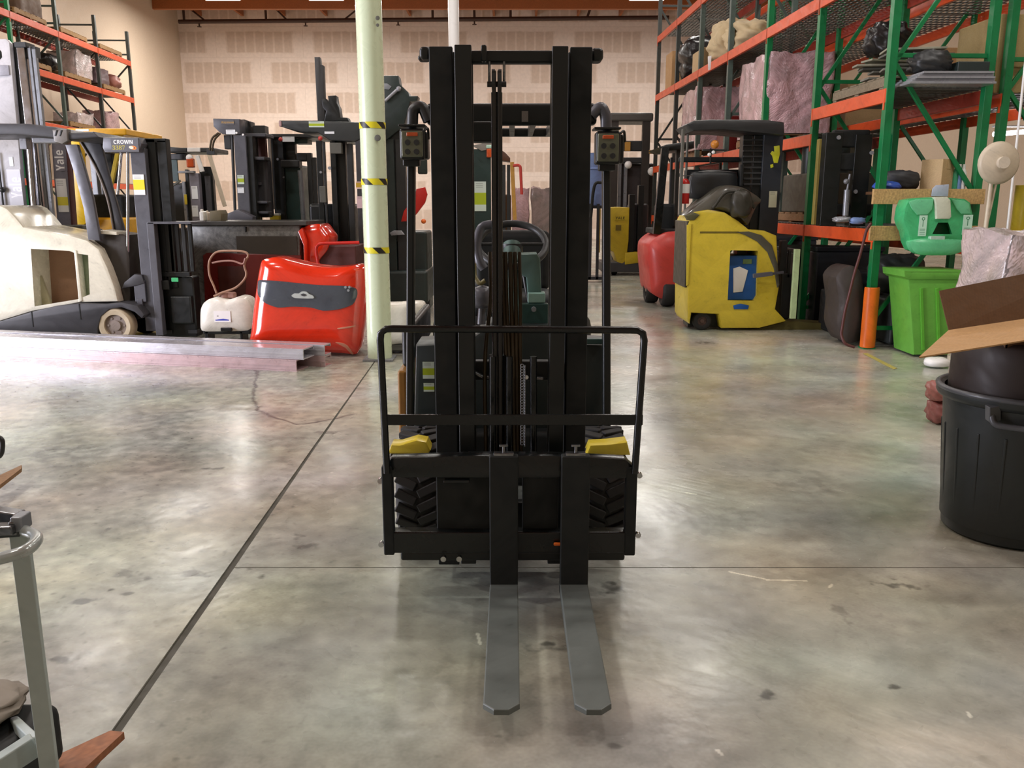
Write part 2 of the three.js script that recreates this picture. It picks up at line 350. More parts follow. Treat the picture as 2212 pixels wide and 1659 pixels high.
const wallDim = M(176, 166, 150, 0.9, 0, { map: paperMap });
{
  // left wall, with a roll-up door opening to the daylight near the camera
  const g = structGroup('wall_left'); g.position.set(-13.98, 0, WALLZ); g.rotation.y = YAW;
  const o = { local: true }, T = 0.25;
  const z0 = 31.6, z1 = 36.6, hd = 4.3;
  part('wall_segment', bx(T, CEIL, z0, -T / 2, CEIL / 2, z0 / 2), wallPaint, g, o);
  part('wall_segment', bx(T, CEIL, 44 - z1, -T / 2, CEIL / 2, (44 + z1) / 2), wallPaint, g, o);
  part('wall_segment', bx(T, CEIL - hd, z1 - z0, -T / 2, (CEIL + hd) / 2, (z0 + z1) / 2), wallPaint, g, o);
  const d = structGroup('door_1'); d.position.copy(g.position); d.rotation.y = YAW;
  part('door_frame', [bx(0.14, hd, 0.12, 0.02, hd / 2, z0 + 0.06), bx(0.14, hd, 0.12, 0.02, hd / 2, z1 - 0.06), bx(0.3, 0.4, z1 - z0, 0.1, hd + 0.2, (z0 + z1) / 2)], mat.steelPaint, d, o);
  g.updateMatrixWorld(true);
  const L = new THREE.RectAreaLight(DOOR_COLOR, DOOR_POWER, z1 - z0 - 0.3, hd - 0.1);
  L.position.set(-0.06, hd / 2, (z0 + z1) / 2).applyMatrix4(g.matrixWorld);
  L.lookAt(L.position.clone().add(V(1, 0.02, -0.15)));
  scene.add(L);
  struct('pavement', bx(14, 0.2, 20, -21, -0.11, -4), M(150, 148, 142, 0.9));
}
struct('wall_right', bx(0.3, CEIL, 46, 13.6, CEIL / 2, -17), wallPaint);
struct('wall_front', bx(30, CEIL, 0.3, 0, CEIL / 2, 5.2), wallDim);
// wooden ceiling on glulam beams
const ceilMat = M(196, 118, 66, 0.6, 0, { map: woodMap });
{
  const c = structGroup('ceiling');
  part('roof_deck', bx(30, 0.25, 46, 0, CEIL + 0.13, -17), M(176, 104, 60, 0.8, 0, { map: woodMap }), c);
  for (let k = 0; k < 16; k++) part('roof_joist', bx(0.09, 0.3, 43, -13 + k * 1.75, CEIL - 0.15, -16.5), ceilMat, c);
  for (const z of [-35.2, -24.5, -13.6, -2.5]) part('glulam_beam', bx(28, 0.62, 0.2, 0, CEIL - 0.31, z, 0.01), ceilMat, c);
}
// round steel columns
{
  const col = (px, py, D, r, label, tapes) => {
    const b = W(px, py, D); b.y = 0;
    const t = thing('steel_column', label, 'column', [b.x, 0, b.z]);
    part('shaft', new THREE.CylinderGeometry(r, r, CEIL - 0.02, 28).translate(b.x, CEIL / 2, b.z), tapes ? mat.whitePaint : mat.white, t);
    part('base_plate', bx(0.3, 0.02, 0.3, b.x, 0.01, b.z, 0.004), mat.steelPaint, t);
    if (tapes) {
      const tapeMat = canvasMat(256, 32, (x, w, h) => { x.fillStyle = '#e2d62a'; x.fillRect(0, 0, w, h); x.fillStyle = '#26241f'; for (let k = 0; k < 4; k++) { x.beginPath(); const s = k * 64 + 8; x.moveTo(s, 0); x.lineTo(s + 26, 0); x.lineTo(s + 46, h); x.lineTo(s + 20, h); x.fill(); } });
      for (const y of [272, 393, 540]) { const p = W(px, y, D); part('caution_tape', new THREE.CylinderGeometry(r + 0.004, r + 0.004, 0.058, 28, 1, true).rotateY(y).translate(b.x, p.y, b.z), tapeMat, t, { uv: true }); }
      for (const [y, s] of [[300, 0.03], [45, 0.02], [60, 0.015]]) { const p = W(px + 8, y, D); part('scuff', new THREE.SphereGeometry(s, 10, 6).scale(1, 1, 0.1).translate(p.x, p.y, b.z + r), mat.greyCloth, t); }
    }
    return t;
  };
  col(812, 500, 8.45, 0.122, 'pale painted round steel column wrapped with three yellow and black caution tapes', true);
  col(980, 50, 21, 0.125, 'slim white round column far behind the black forklift mast', false);
}
// sprinkler pipe along the back wall
{
  const D = 37, a = W(386, 47, D), b = W(1445, 38, D), t = thing('sprinkler_pipe', 'brown sprinkler pipe hanging in front of the drywall just below the roof', 'pipe', [0, a.y, -D]);
  part('pipe_run', rod(a, b, 0.085), mat.pipe, t);
  for (const [x, q] of [[398, 0], [575, 0], [935, 0], [1103, 0], [1268, 0.2], [1025, 0]]) { const p = a.clone().lerp(b, (x - 386) / 1059); part('hanger', rod(p, V(p.x + q, CEIL, p.z), 0.05), mat.pipe, t); }
  for (const [x, q] of [[398, 0.9], [585, 0.7], [790, -0.9]]) { const p = a.clone().lerp(b, (x - 386) / 1059); part('sway_brace', rod(V(p.x + q, p.y, p.z), V(p.x, CEIL, p.z), 0.035), mat.pipe, t); }
  for (const x of [430, 660, 860, 1025]) { const p = a.clone().lerp(b, (x - 386) / 1059); part('sprinkler_head', [rod(p, V(p.x, p.y - 0.2, p.z), 0.03), disc(V(p.x, p.y - 0.2, p.z), 0.09, 0.02, 'y', 12)], mat.pipe, t); }
}
// ceiling lamps: glowing panel plus an area light of the same size just below it
{
  const lens = new THREE.MeshStandardMaterial({ color: 0xffffff, emissive: LAMP_COLOR, emissiveIntensity: 6, roughness: 0.5 });
  const rows = [[-32, [-10.2, -6.55, 4.75]], [-24.5, [-10, -3.4, 4.4]], [-17.5, [-9.2, -2.6, 4.2]], [-11.2, [-7.6, -0.6, 6.1]], [-5.6, [-6.4, 2.2, 6.4]], [-0.6, [-6.2, 5.6]]];
  let n = 0;
  const where = ['far lamp nearest the corner of the drywall', 'far lamp glowing beside the tall caution column', 'far lamp over the orange rack end'];
  for (const [z, xs] of rows) xs.forEach((x, i) => {
    const t = thing('ceiling_lamp', z === -32 ? 'white rectangular high bay ' + where[i] : 'white rectangular high bay lamp under the wooden roof, out of view', 'lamp', [x, 8.6, z], 0, z === -32 ? undefined : 'high bay lamps nearer the camera');
    part('housing', [bx(1.3, 0.1, 0.56, x, 8.68, z, 0.02), rod(V(x - .5, 8.72, z), V(x - .5, CEIL - 0.01, z), 0.012), rod(V(x + .5, 8.72, z), V(x + .5, CEIL - 0.01, z), 0.012)], mat.white, t);
    part('diffuser', bx(1.2, 0.02, 0.48, x, 8.62, z), lens, t);
    const L = new THREE.RectAreaLight(LAMP_COLOR, LAMP_POWER * (z < -30 ? 3.4 : z < -20 ? 1.9 : z > -2 ? [1.5, 1.2][i] : z > -6 ? [1.9, 0.9, 0.9][i] : 1), 1.2, 0.48);
    L.position.set(x, 8.6, z); L.rotation.x = -Math.PI / 2; scene.add(L); n++;
    if (z === -32) {      // the far lamps also light the roof above them
      t.position.y -= 0.05; L.position.y -= 0.05;
      part('uplight', bx(1.2, 0.02, 0.48, x, 8.62, z), lens, t);
      const U = new THREE.RectAreaLight(0xffe2bd, 22, 1.2, 0.48); U.position.set(x, 8.645, z); U.rotation.x = Math.PI / 2; scene.add(U);
    }
  });
}
// ------------------------------------------------------------------ pallet racking
function rackRow(o) {
  const t = thing('pallet_rack', o.label, 'rack', o.pos, YAW);
  const L = { local: true }, s = o.side, d = o.depth, H = o.H, pw = 0.085, pd = 0.075;
  for (let k = 0; k < o.n; k++) {
    const z = -k * o.bay, f = new THREE.Group(); f.name = 'upright_frame'; t.add(f);
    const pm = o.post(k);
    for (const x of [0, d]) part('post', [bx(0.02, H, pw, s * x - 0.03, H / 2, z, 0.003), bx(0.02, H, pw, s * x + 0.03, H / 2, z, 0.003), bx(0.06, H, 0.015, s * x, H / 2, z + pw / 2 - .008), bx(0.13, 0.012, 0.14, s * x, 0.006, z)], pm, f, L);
    const ys = o.braceY, p = (x, y) => V(s * x, y, z);
    for (const y of o.rungs) part('brace', bar(p(0.03, y), p(d - 0.03, y), 0.045, 0.035), pm, f, L);
    for (let i = 0; i < ys.length - 1; i++) part('brace', bar(p(i % 2 ? d - .03 : .03, ys[i]), p(i % 2 ? .03 : d - .03, ys[i + 1]), 0.045, 0.035), pm, f, L);
  }
  for (let k = 0; k < o.n - 1; k++) for (const y of o.levels(k)) {
    const za = -k * o.bay - pw / 2, zb = -(k + 1) * o.bay + pw / 2, len = za - zb, zm = (za + zb) / 2;
    for (const x of [-0.022, d + 0.022]) {
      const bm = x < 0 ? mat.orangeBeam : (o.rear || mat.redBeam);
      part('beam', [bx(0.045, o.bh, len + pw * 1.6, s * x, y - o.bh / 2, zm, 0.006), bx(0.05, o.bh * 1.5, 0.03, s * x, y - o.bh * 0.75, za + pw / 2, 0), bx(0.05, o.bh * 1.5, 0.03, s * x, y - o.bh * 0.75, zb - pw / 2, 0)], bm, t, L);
    }
    const w = [];
    for (let i = 0; i <= 16; i++) w.push(bx(d, 0.012, 0.022, s * d / 2, y + 0.004, za - len * i / 16));
    for (let i = 0; i <= 12; i++) w.push(bx(0.02, 0.012, len, s * d * (0.04 + 0.92 * i / 12), y + 0.014, zm));
    part('wire_deck', w, mat.mesh, t, { ...L, kind: 'stuff' });
  }
  return t;
}
const NEAR = floorAt(1872, 752); // foot of the nearest rack post
const RB = 1.91;
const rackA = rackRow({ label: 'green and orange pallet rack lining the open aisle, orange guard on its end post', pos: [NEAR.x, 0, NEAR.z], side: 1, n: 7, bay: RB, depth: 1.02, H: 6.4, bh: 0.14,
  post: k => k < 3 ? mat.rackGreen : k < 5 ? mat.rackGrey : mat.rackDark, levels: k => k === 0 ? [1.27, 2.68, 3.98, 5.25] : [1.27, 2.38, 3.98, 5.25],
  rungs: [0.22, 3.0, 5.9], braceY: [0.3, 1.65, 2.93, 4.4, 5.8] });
const rackB = rackRow({ label: 'second green pallet rack standing back to back behind the aisle rack', pos: [NEAR.x + 1.32, 0, NEAR.z - 0.25], side: 1, n: 5, bay: 2.5, depth: 1.02, H: 6.4, bh: 0.13,
  post: () => mat.rackGreen, levels: () => [1.1, 2.66, 3.95, 5.2], rungs: [0.22, 3.0], braceY: [0.3, 1.5, 2.7, 4.1, 5.6], rear: mat.orangeBeam });
const farL = W(285, 200, 27);
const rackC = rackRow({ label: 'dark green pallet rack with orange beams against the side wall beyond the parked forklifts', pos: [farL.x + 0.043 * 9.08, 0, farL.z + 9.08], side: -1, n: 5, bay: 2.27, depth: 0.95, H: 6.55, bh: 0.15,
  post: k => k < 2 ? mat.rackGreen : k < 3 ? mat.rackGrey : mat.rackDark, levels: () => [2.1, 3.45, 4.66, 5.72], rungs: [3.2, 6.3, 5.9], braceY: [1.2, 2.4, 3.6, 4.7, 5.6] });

// ------------------------------------------------------------------ the black forklift
{
  const t = thing('forklift', 'black counterbalance forklift facing the camera, forks lowered on the open floor', 'forklift', [0, 0, -3.6]);
  const K = mat.black;
  // mast: two pairs of nested rails
  const rail = (x0, x1, y, D, side, yb) => {
    const a = W(x0, y, D), b = W(x1, y, D), w = b.x - a.x, x = (a.x + b.x) / 2, h = a.y - yb, ym = (a.y + yb) / 2;
    return [bx(w, h, 0.03, x, ym, -D - 0.015, 0.004), bx(w, h, 0.03, x, ym, -D - 0.125, 0.004), bx(0.025, h, 0.13, x + side * (w / 2 - 0.013), ym, -D - 0.07, 0.004)];
  };
  part('mast_rail', rail(926, 977, 100, 3.29, -1, 0.07), mat.blackMat, t);
  part('mast_rail', rail(981, 1018, 96, 3.23, -1, 0.1), K, t);
  part('mast_rail', rail(1193, 1228, 99, 3.23, 1, 0.1), K, t);
  part('mast_rail', rail(1232, 1280, 101, 3.29, 1, 0.07), mat.blackMat, t);
  part('mast_crossbar', [PB(1012, 108, 1198, 135, 3.31, 0.06, 0.01), PB(1012, 1085, 1198, 1180, 3.36, 0.05, 0.01), PB(1012, 780, 1198, 822, 3.4, 0.05, 0.01)], K, t);
  part('crossbar_lug', PB(1039, 96, 1051, 132, 3.28, 0.05), K, t);
  part('mast_bracket', [PB(905, 99, 930, 127, 3.36, 0.09, 0.015), PB(902, 118, 926, 130, 3.4, 0.06, 0.012)], K, t);
  part('mast_bracket', PB(1277, 102, 1304, 131, 3.36, 0.09, 0.015), K, t);
  // lift cylinder, chains, pulley, hoses
  const c0 = W(1073, 200, 3.3), c1 = W(1073, 1150, 3.3);
  part('lift_cylinder', [rod(V(c0.x, c0.y, -3.3), V(c0.x, 0.25, -3.3), 0.021, 18), rod(V(c0.x, 0.95, -3.3), V(c0.x, 0.2, -3.3), 0.034, 18)], mat.blackGloss, t);
  for (const x of [1067, 1079]) { const p = W(x, 152, 3.25); const ch = [bx(0.015, p.y - 0.55, 0.02, p.x, (p.y + 0.55) / 2, -3.25, 0.004)]; part('lift_chain', ch, mat.hose, t); }
  const pc = W(1073, 172, 3.27);
  part('pulley', [disc(V(pc.x - .012, pc.y, -3.27), 0.036, 0.012, 'x', 24), disc(V(pc.x + .012, pc.y, -3.27), 0.036, 0.012, 'x', 24), rod(V(pc.x - .035, pc.y - .016, -3.27), V(pc.x + .035, pc.y - .016, -3.27), 0.01)], mat.dark, t);
  for (const x of [1057, 1089]) part('pulley_hanger', rod(W(x, 133, 3.3), W(x, 182, 3.3), 0.005), mat.steel, t);
  for (const [x0, x1, r] of [[1085, 1094, .008], [1092, 1101, .008], [1102, 1110, .009], [1112, 1118, .008], [1122, 1126, .007], [1058, 1050, .008]]) part('hydraulic_hose', tube([W(x0, 545, 3.42), W(x0 + 2, 640, 3.36), W(x1 - 2, 780, 3.3), W(x1, 980, 3.26)], r, 24, 8), mat.brownHose, t);
  // the chain that hangs beside the cylinder: link by link
  { const lk = []; for (let y = 790; y < 960; y += 6) lk.push(...[0, 1].map(s => { const p = W(1128 + s * 6, y + s * 3, 3.22); return new THREE.TorusGeometry(0.006, 0.0022, 5, 9).rotateY(s * 1.5).translate(p.x, p.y, p.z); })); part('side_chain', lk, mat.steelPaint, t, { kind: 'stuff' }); }
  for (const x of [1064, 1100, 1152]) part('tilt_cylinder', rod(W(x, 770, 3.24), W(x, 985, 3.24), 0.014), mat.blackGloss, t);
  part('bracket_edge', [bar(W(1022, 803, 3.36), W(1044, 815, 3.36), 0.012, 0.03), bar(W(1044, 815, 3.36), W(1060, 815, 3.36), 0.012, 0.03)], mat.steel, t); part('bracket_edge', bar(W(1148, 816, 3.36), W(1174, 818, 3.36), 0.012, 0.03), mat.steel, t);
  for (const [x, y] of [[1123, 813], [1137, 814]]) { const p = W(x, y, 3.34); part('bolt', disc(p, 0.009, 0.02, 'z', 10), mat.chrome, t); }
  // load backrest
  part('backrest_frame', pipe([W(836, 1022, 3.06), W(820, 710, 3.06), W(1393, 713, 3.06), W(1371, 1022, 3.06)], 0.035, 0.0135), mat.blackGloss, t);
  part('backrest_bar', [PB(826, 896, 1389, 919, 3.055, 0.012, 0.003)], mat.blackGloss, t);
  // carriage: upper and lower bars, end plates, middle plates
  part('carriage_bar', [PP([[845, 990], [1010, 984], [1190, 984], [1350, 992], [1374, 1012], [1374, 1034], [828, 1032], [828, 1010]], 3.08, 0.06, 0.006)], mat.blackGloss, t);
  part('carriage_bar', [PB(828, 1150, 1372, 1196, 3.08, 0.06, 0.008)], mat.blackGloss, t);
  part('carriage_plate', PB(826, 1008, 849, 1200, 3.075, 0.05, 0.006), mat.blackMat, t);
  part('carriage_plate', PB(1351, 1010, 1375, 1201, 3.075, 0.05, 0.006), mat.blackMat, t);
  for (const [x0, x1] of [[943, 1062], [1128, 1206]]) part('carriage_plate', PB(x0, 1030, x1, 1152, 3.12, 0.03), mat.blackMat, t);
  part('side_shifter', [PB(865, 1192, 1350, 1212, 3.12, 0.06, 0.01), PB(958, 1038, 1014, 1044, 3.07, 0.03, 0.003)], K, t);
  for (const [x, y, D] of [[958, 1206, 3.06], [992, 1206, 3.06], [1381, 1026, 3.1], [1378, 1155, 3.1], [822, 1038, 3.1], [824, 1175, 3.1]]) part('bolt', disc(W(x, y, D), 0.011, 0.02, 'z', 10), mat.chrome, t);
  part('warning_tag', PB(1196, 1173, 1212, 1180, 3.06, 0.01), mat.orange, t);
  // forks
  for (const [x, wd] of [[-0.031, 0.108], [0.238, 0.108]]) {
    const h = wd / 2, L = 0.86, ch = 0.032;
    const s = new THREE.Shape([[-h, 0], [-h, L - ch], [-h + ch, L], [h - ch, L], [h, L - ch], [h, 0]].map(p => new THREE.Vector2(...p)));
    const bl = new THREE.ExtrudeGeometry(s, { depth: 0.036, bevelEnabled: true, bevelThickness: 0.004, bevelSize: 0.004, bevelOffset: -0.004, bevelSegments: 2, steps: 1 }).rotateX(Math.PI / 2).translate(x, 0.096, -3.08);
    const P = bl.attributes.position;
    for (let i = 0; i < P.count; i++) { const k = Math.max(0, (P.getZ(i) + 3.08) / L); if (P.getY(i) < 0.08) P.setY(i, 0.056 + k * 0.022); else P.setY(i, P.getY(i) - k * 0.004); }
    bl.computeVertexNormals();
    const f = part('fork', bl, mat.fork, t, { label: 'worn grey fork blade' });
    const a = W(x * 0 + 1100, 986, 3.04);
    part('shank', [bx(wd, a.y - 0.085, 0.042, x, (a.y + 0.085) / 2, -3.061, 0.006), bar(V(x, 0.066, -3.075), V(x, 0.085, -3.03), wd, 0.035, V(0, 1, 0))], mat.blackMat, f);
    part('fork_pin', [bx(0.075, 0.012, 0.03, x, a.y + 0.004, -3.06, 0.003), rod(V(x, a.y, -3.06), V(x, a.y + 0.035, -3.06), 0.006), bx(0.032, 0.008, 0.012, x, a.y + 0.036, -3.06, 0.002)], mat.steel, f);
  }
  // drive wheels with tread
  for (const s of [-1, 1]) {
    const c = V(s * 0.405 - 0.002, 0.272, -3.72), R = 0.268, w = 0.19;
    const wh = part('wheel', tyreShape(c, R - 0.012, w, 'x'), mat.rubber, t);
    for (let k = 0; k < 26; k++) for (const q of [-1, 1]) { const a = (k + (q > 0 ? 0.5 : 0)) * Math.PI * 2 / 26; part('tread_lug', new RoundedBoxGeometry(w * 0.5, 0.03, 0.04, 1, 0.006).rotateY(q * 0.45).translate(q * w * 0.25, R - 0.014, 0).rotateX(a).translate(c.x, c.y, c.z), mat.rubber, wh); }
    part('hub', hubShape(c, R * 0.55, w * 0.8, 'x'), mat.dark, wh);
  }
  for (const s of [-1, 1]) { const c = V(s * 0.36, 0.22, -5.55); part('wheel', [tyreShape(c, 0.22, 0.16, 'x'), ...hubShape(c, 0.12, 0.12, 'x')], mat.rubber, t); }
  part('fender', PP([[838, 981], [845, 961], [863, 962], [899, 951], [921, 955], [930, 973], [925, 981]], 3.5, 0.1, 0.008), mat.yellow, t, { label: 'yellow front fender' });
  part('fender', PP([[1266, 984], [1275, 962], [1315, 960], [1355, 955], [1362, 984]], 3.5, 0.1, 0.008), mat.yellow, t, { label: 'yellow front fender' });
  part('fender_plate', PB(842, 982, 930, 990, 3.52, 0.2), mat.dark, t); part('fender_plate', PB(1280, 984, 1350, 994, 3.52, 0.2), mat.dark, t);
  // chassis, cowl, counterweight, seat
  part('chassis', [bx(0.98, 0.28, 2.0, 0, 0.32, -4.95, 0.03)], mat.blackMat, t);
  part('front_cowl', [PP([[898, 746], [1005, 740], [1060, 700], [1190, 700], [1245, 742], [1312, 744], [1316, 985], [892, 985]], 4.02, 0.3, 0.02)], M(34, 42, 41, 0.55), t);
  part('cowl_ledge', PB(1258, 732, 1306, 744, 3.98, 0.05), mat.teal, t);
  part('side_panel', [bx(0.05, 0.22, 1.2, -0.585, 0.75, -5.25, 0.03)], K, t);
  part('side_panel', [bx(0.05, 0.4, 1.3, -0.6, 0.44, -5.2, 0.015)], M(150, 104, 40, 0.5), t, { label: 'amber side panel' });
  part('rear_hood', [bx(0.96, 0.45, 1.0, 0, 0.66, -5.55, 0.08), bx(1.06, 0.6, 0.42, 0, 0.52, -6.05, 0.1)], mat.dark, t);
  part('seat', [bx(0.5, 0.13, 0.48, 0, 0.95, -5.15, 0.05), bx(0.48, 0.38, 0.12, 0, 1.18, -5.42, 0.05)], mat.blackMat, t);
  plate('decal', 913, 782, 938, 818, 4.01, stickerLime, t); plate('decal', 915, 828, 938, 846, 4.01, stickerLime, t);
  // overhead guard
  const pil = (a, b) => bar(a, b, 0.036, 0.06, V(0, 0, 1), 0.01);
  part('guard_pillar', pil(W(889, 330, 4.0), W(886, 960, 3.9)), K, t);
  part('guard_pillar', pil(W(1309, 336, 4.0), W(1310, 960, 3.9)), K, t);
  for (const s of [-1, 1]) part('guard_pillar', pil(V(s * 0.36, 1.98, -5.35), V(s * 0.4, 0.8, -5.75)), K, t);
  const gf = W(1106, 246, 4.0), rg = [PB(920, 222, 1290, 270, 4.0, 0.07, 0.02)];
  for (let k = 0; k < 7; k++) rg.push(bar(V(-0.33 + k * 0.11, gf.y + .02, -4.03), V(-0.33 + k * 0.11, gf.y + .03, -5.4), 0.03, 0.05, V(0, 1, 0)));
  rg.push(bx(0.8, 0.05, 0.06, 0, gf.y + .03, -5.4, 0.015));
  part('overhead_guard', rg, K, t);
  part('guard_box', PB(1018, 262, 1064, 306, 3.9, 0.12, 0.01), K, t);
  plate('decal', 1127, 240, 1141, 263, 3.99, M(110, 104, 98, 0.5), t);
  part('guard_corner', pipe([W(926, 262, 4.0), W(912, 228, 4.0), W(892, 236, 4.0), W(888, 340, 4.0)], 0.05, 0.026), mat.dark, t);
  part('guard_corner', pipe([W(1277, 250, 4.0), W(1298, 228, 4.0), W(1309, 250, 4.0), W(1310, 345, 4.0)], 0.06, 0.026), mat.greyTruck, t);
  // work lamps
  for (const [x0, y0, x1, y1, sx] of [[866, 280, 914, 341, 1], [1290, 286, 1338, 351, 1]]) {
    const lampBody = part('work_lamp', [PB(x0 - 3, y0 - 3, x1 + 3, y1 + 4, 3.86, 0.09, 0.012), PB(x1 - 2, y0 + 4, x1 + 10, y1 + 2, 3.9, 0.1, 0.01), PB(x0 + 4, y1 + 2, x1 - 8, y1 + 18, 3.9, 0.06), PB(x0 - 6, y0 - 12, x1 + 4, y0 - 7, 3.86, 0.12, 0.003)], K, t);
    part('lens', PB(x0 + 1, y0 + 2, x1 - 1, y1 - 2, 3.852, 0.02, 0.006), mat.lens, lampBody);
    part('turn_signal', PB(x0 + 12, y0 + 6, x1 - 12, y0 + 14, 3.846, 0.012, 0.003), mat.orangeLamp, lampBody);
    part('bulb', [[.3, .45], [.7, .45], [.3, .78], [.7, .78]].map(([u, v]) => disc(W(x0 + (x1 - x0) * u, y0 + (y1 - y0) * v, 3.85), 0.012, 0.01, 'z', 12)), mat.dark, lampBody);
    part('cable', tube([W(x1 + 2, y0 + 2, 3.9), W(x1 + 10, y0 - 2, 3.92), W(x1 + 12, y0 + 20, 3.95)], 0.006, 12, 6), mat.hose, lampBody);
  }
  // steering wheel, column, dash details
  const sc = W(1106, 528, 4.35), sw = new THREE.TorusGeometry(0.172, 0.018, 12, 40).rotateX(-0.95);
  const swp = part('steering_wheel', [sw.translate(sc.x, sc.y, sc.z), disc(V(sc.x, sc.y - .02, sc.z), 0.055, 0.05, 'y', 20), bar(sc, V(sc.x - 0.165, sc.y, sc.z), 0.03, 0.016, up), bar(sc, V(sc.x + 0.165, sc.y, sc.z), 0.03, 0.016, up), bar(sc, V(sc.x, sc.y - 0.12, sc.z + 0.12), 0.03, 0.016, V(1, 0, 0))], mat.dark, t);
  part('steering_column', [rod(sc, V(sc.x, 0.9, -4.05), 0.045, 16), PP([[1118, 556], [1122, 549], [1160, 548], [1167, 560], [1170, 640], [1140, 640], [1137, 600], [1122, 592]], 4.1, 0.16, 0.01)], M(88, 116, 108, 0.6), t);
  part('bracket', PB(1140, 633, 1178, 655, 4.06, 0.1, 0.006), M(140, 176, 166, 0.45), t);
  part('panel', PB(1120, 656, 1184, 752, 4.05, 0.05), mat.teal, t);
  for (const y of [668, 708]) part('bolt', disc(W(1153, y, 4.04), 0.012, 0.02, 'z', 10), mat.steelPaint, t);
  part('lever_housing', [lump(W(1042, 642, 4.0), 0.045, 0.055, 0.06, 0.1, 2, 0.4, 20), rod(W(1040, 700, 4.0), W(1044, 640, 4.0), 0.02)], mat.greyTruck, t);
  part('control_hose', tube([W(1024, 570, 4.02), W(1026, 596, 4.0), W(1036, 612, 3.98), W(1048, 606, 3.98)], 0.011, 20, 8), M(120, 112, 70, 0.5), t);
  part('grab_handle', tube([W(1064, 484, 4.2), W(1040, 492, 4.2), W(1030, 530, 4.18), W(1036, 565, 4.16), W(1046, 580, 4.16)], 0.022, 24, 10), mat.greyTruck, t);
  part('tilt_lever', [rod(W(1128, 570, 4.2), W(1150, 700, 4.1), 0.01), ball(...W(1085, 566, 4.1).toArray(), 0.012)], mat.dark, t);
}

splitting = true;
// ---- domed panel: an outline with a bulging face; zAt() gives the face's height at any pixel so that trim can lie on it
function dome(pts, D, depth, bulge, pw = 5, n = 4) {
  const P = smoothPts(pts, n).map(p => W(p[0], p[1], D)), N = P.length;
  const c = P.reduce((s, p) => s.add(p), V(0, 0, 0)).multiplyScalar(1 / N);
  const prof = s => bulge * (1 - Math.pow(Math.min(s, 1), pw));
  const rings = [0.12, 0.3, 0.5, 0.65, 0.76, 0.85, 0.91, 0.955, 0.985, 1];
  const pos = [c.x, c.y, -D + bulge], idx = [];
  for (const s of rings) for (const p of P) pos.push(c.x + (p.x - c.x) * s, c.y + (p.y - c.y) * s, -D + prof(s));
  for (const p of P) pos.push(p.x, p.y, -D - depth);
  pos.push(c.x, c.y, -D - depth);
  const R = rings.length + 1, last = pos.length / 3 - 1;
  const cw = (() => { let a = 0; for (let i = 0; i < N; i++) { const p = P[i], q = P[(i + 1) % N]; a += p.x * q.y - q.x * p.y; } return a > 0; })();
  const tri = (a, b, d) => cw ? idx.push(a, b, d) : idx.push(a, d, b);
  for (let i = 0; i < N; i++) {
    const j = (i + 1) % N;
    tri(0, 1 + i, 1 + j);
    for (let r = 0; r < R - 1; r++) { const a = 1 + r * N; tri(a + i, a + N + i, a + j); tri(a + j, a + N + i, a + N + j); }
    tri(1 + (R - 1) * N + i, last, 1 + (R - 1) * N + j);
  }
  const g = new THREE.BufferGeometry(); g.setAttribute('position', new THREE.Float32BufferAttribute(pos, 3)); g.setIndex(idx);
  const out = toCreasedNormals(g, 0.9);
  out.zAt = p => {
    const dx = p.x - c.x, dy = p.y - c.y, L = Math.hypot(dx, dy); if (L < 1e-6) return -D + bulge;
    let best = 1e9;
    for (let i = 0; i < N; i++) { const a = P[i], b = P[(i + 1) % N], ex = b.x - a.x, ey = b.y - a.y, den = dx * ey - dy * ex; if (Math.abs(den) < 1e-9) continue; const tt = ((a.x - c.x) * ey - (a.y - c.y) * ex) / den, uu = ((a.x - c.x) * dy - (a.y - c.y) * dx) / den; if (tt > 0 && uu >= -1e-6 && uu <= 1.000001) best = Math.min(best, tt); }
    return -D + prof(1 / best);
  };
  return out;
}
function dressed(pts, D, base, lift, inset = 0.012) {      // a panel lying on a dome
  const P = smoothPts(pts, 3).map(p => W(p[0], p[1], D)), N = P.length, c = P.reduce((s, p) => s.add(p), V(0, 0, 0)).multiplyScalar(1 / N);
  const rings = [0.2, 0.4, 0.6, 0.75, 0.88, 0.97, 1], pos = [c.x, c.y, base.zAt(c) + lift], idx = [];
  rings.forEach((s, r) => P.forEach(p => { const q = V(c.x + (p.x - c.x) * s, c.y + (p.y - c.y) * s, 0); pos.push(q.x, q.y, base.zAt(q) + (r === rings.length - 1 ? -inset : lift)); }));
  let a = 0; for (let i = 0; i < N; i++) { const p = P[i], q = P[(i + 1) % N]; a += p.x * q.y - q.x * p.y; }
  const tri = (x, y, z) => a > 0 ? idx.push(x, y, z) : idx.push(x, z, y);
  for (let i = 0; i < N; i++) { const j = (i + 1) % N; tri(0, 1 + i, 1 + j); for (let r = 0; r < rings.length - 1; r++) { const k = 1 + r * N; tri(k + i, k + N + i, k + j); tri(k + j, k + N + i, k + N + j); } }
  const g = new THREE.BufferGeometry(); g.setAttribute('position', new THREE.Float32BufferAttribute(pos, 3)); g.setIndex(idx);
  return toCreasedNormals(g, 0.8);
}
const base = (px, D) => { const p = W(px, 600, D); return [p.x, 0, -D]; };
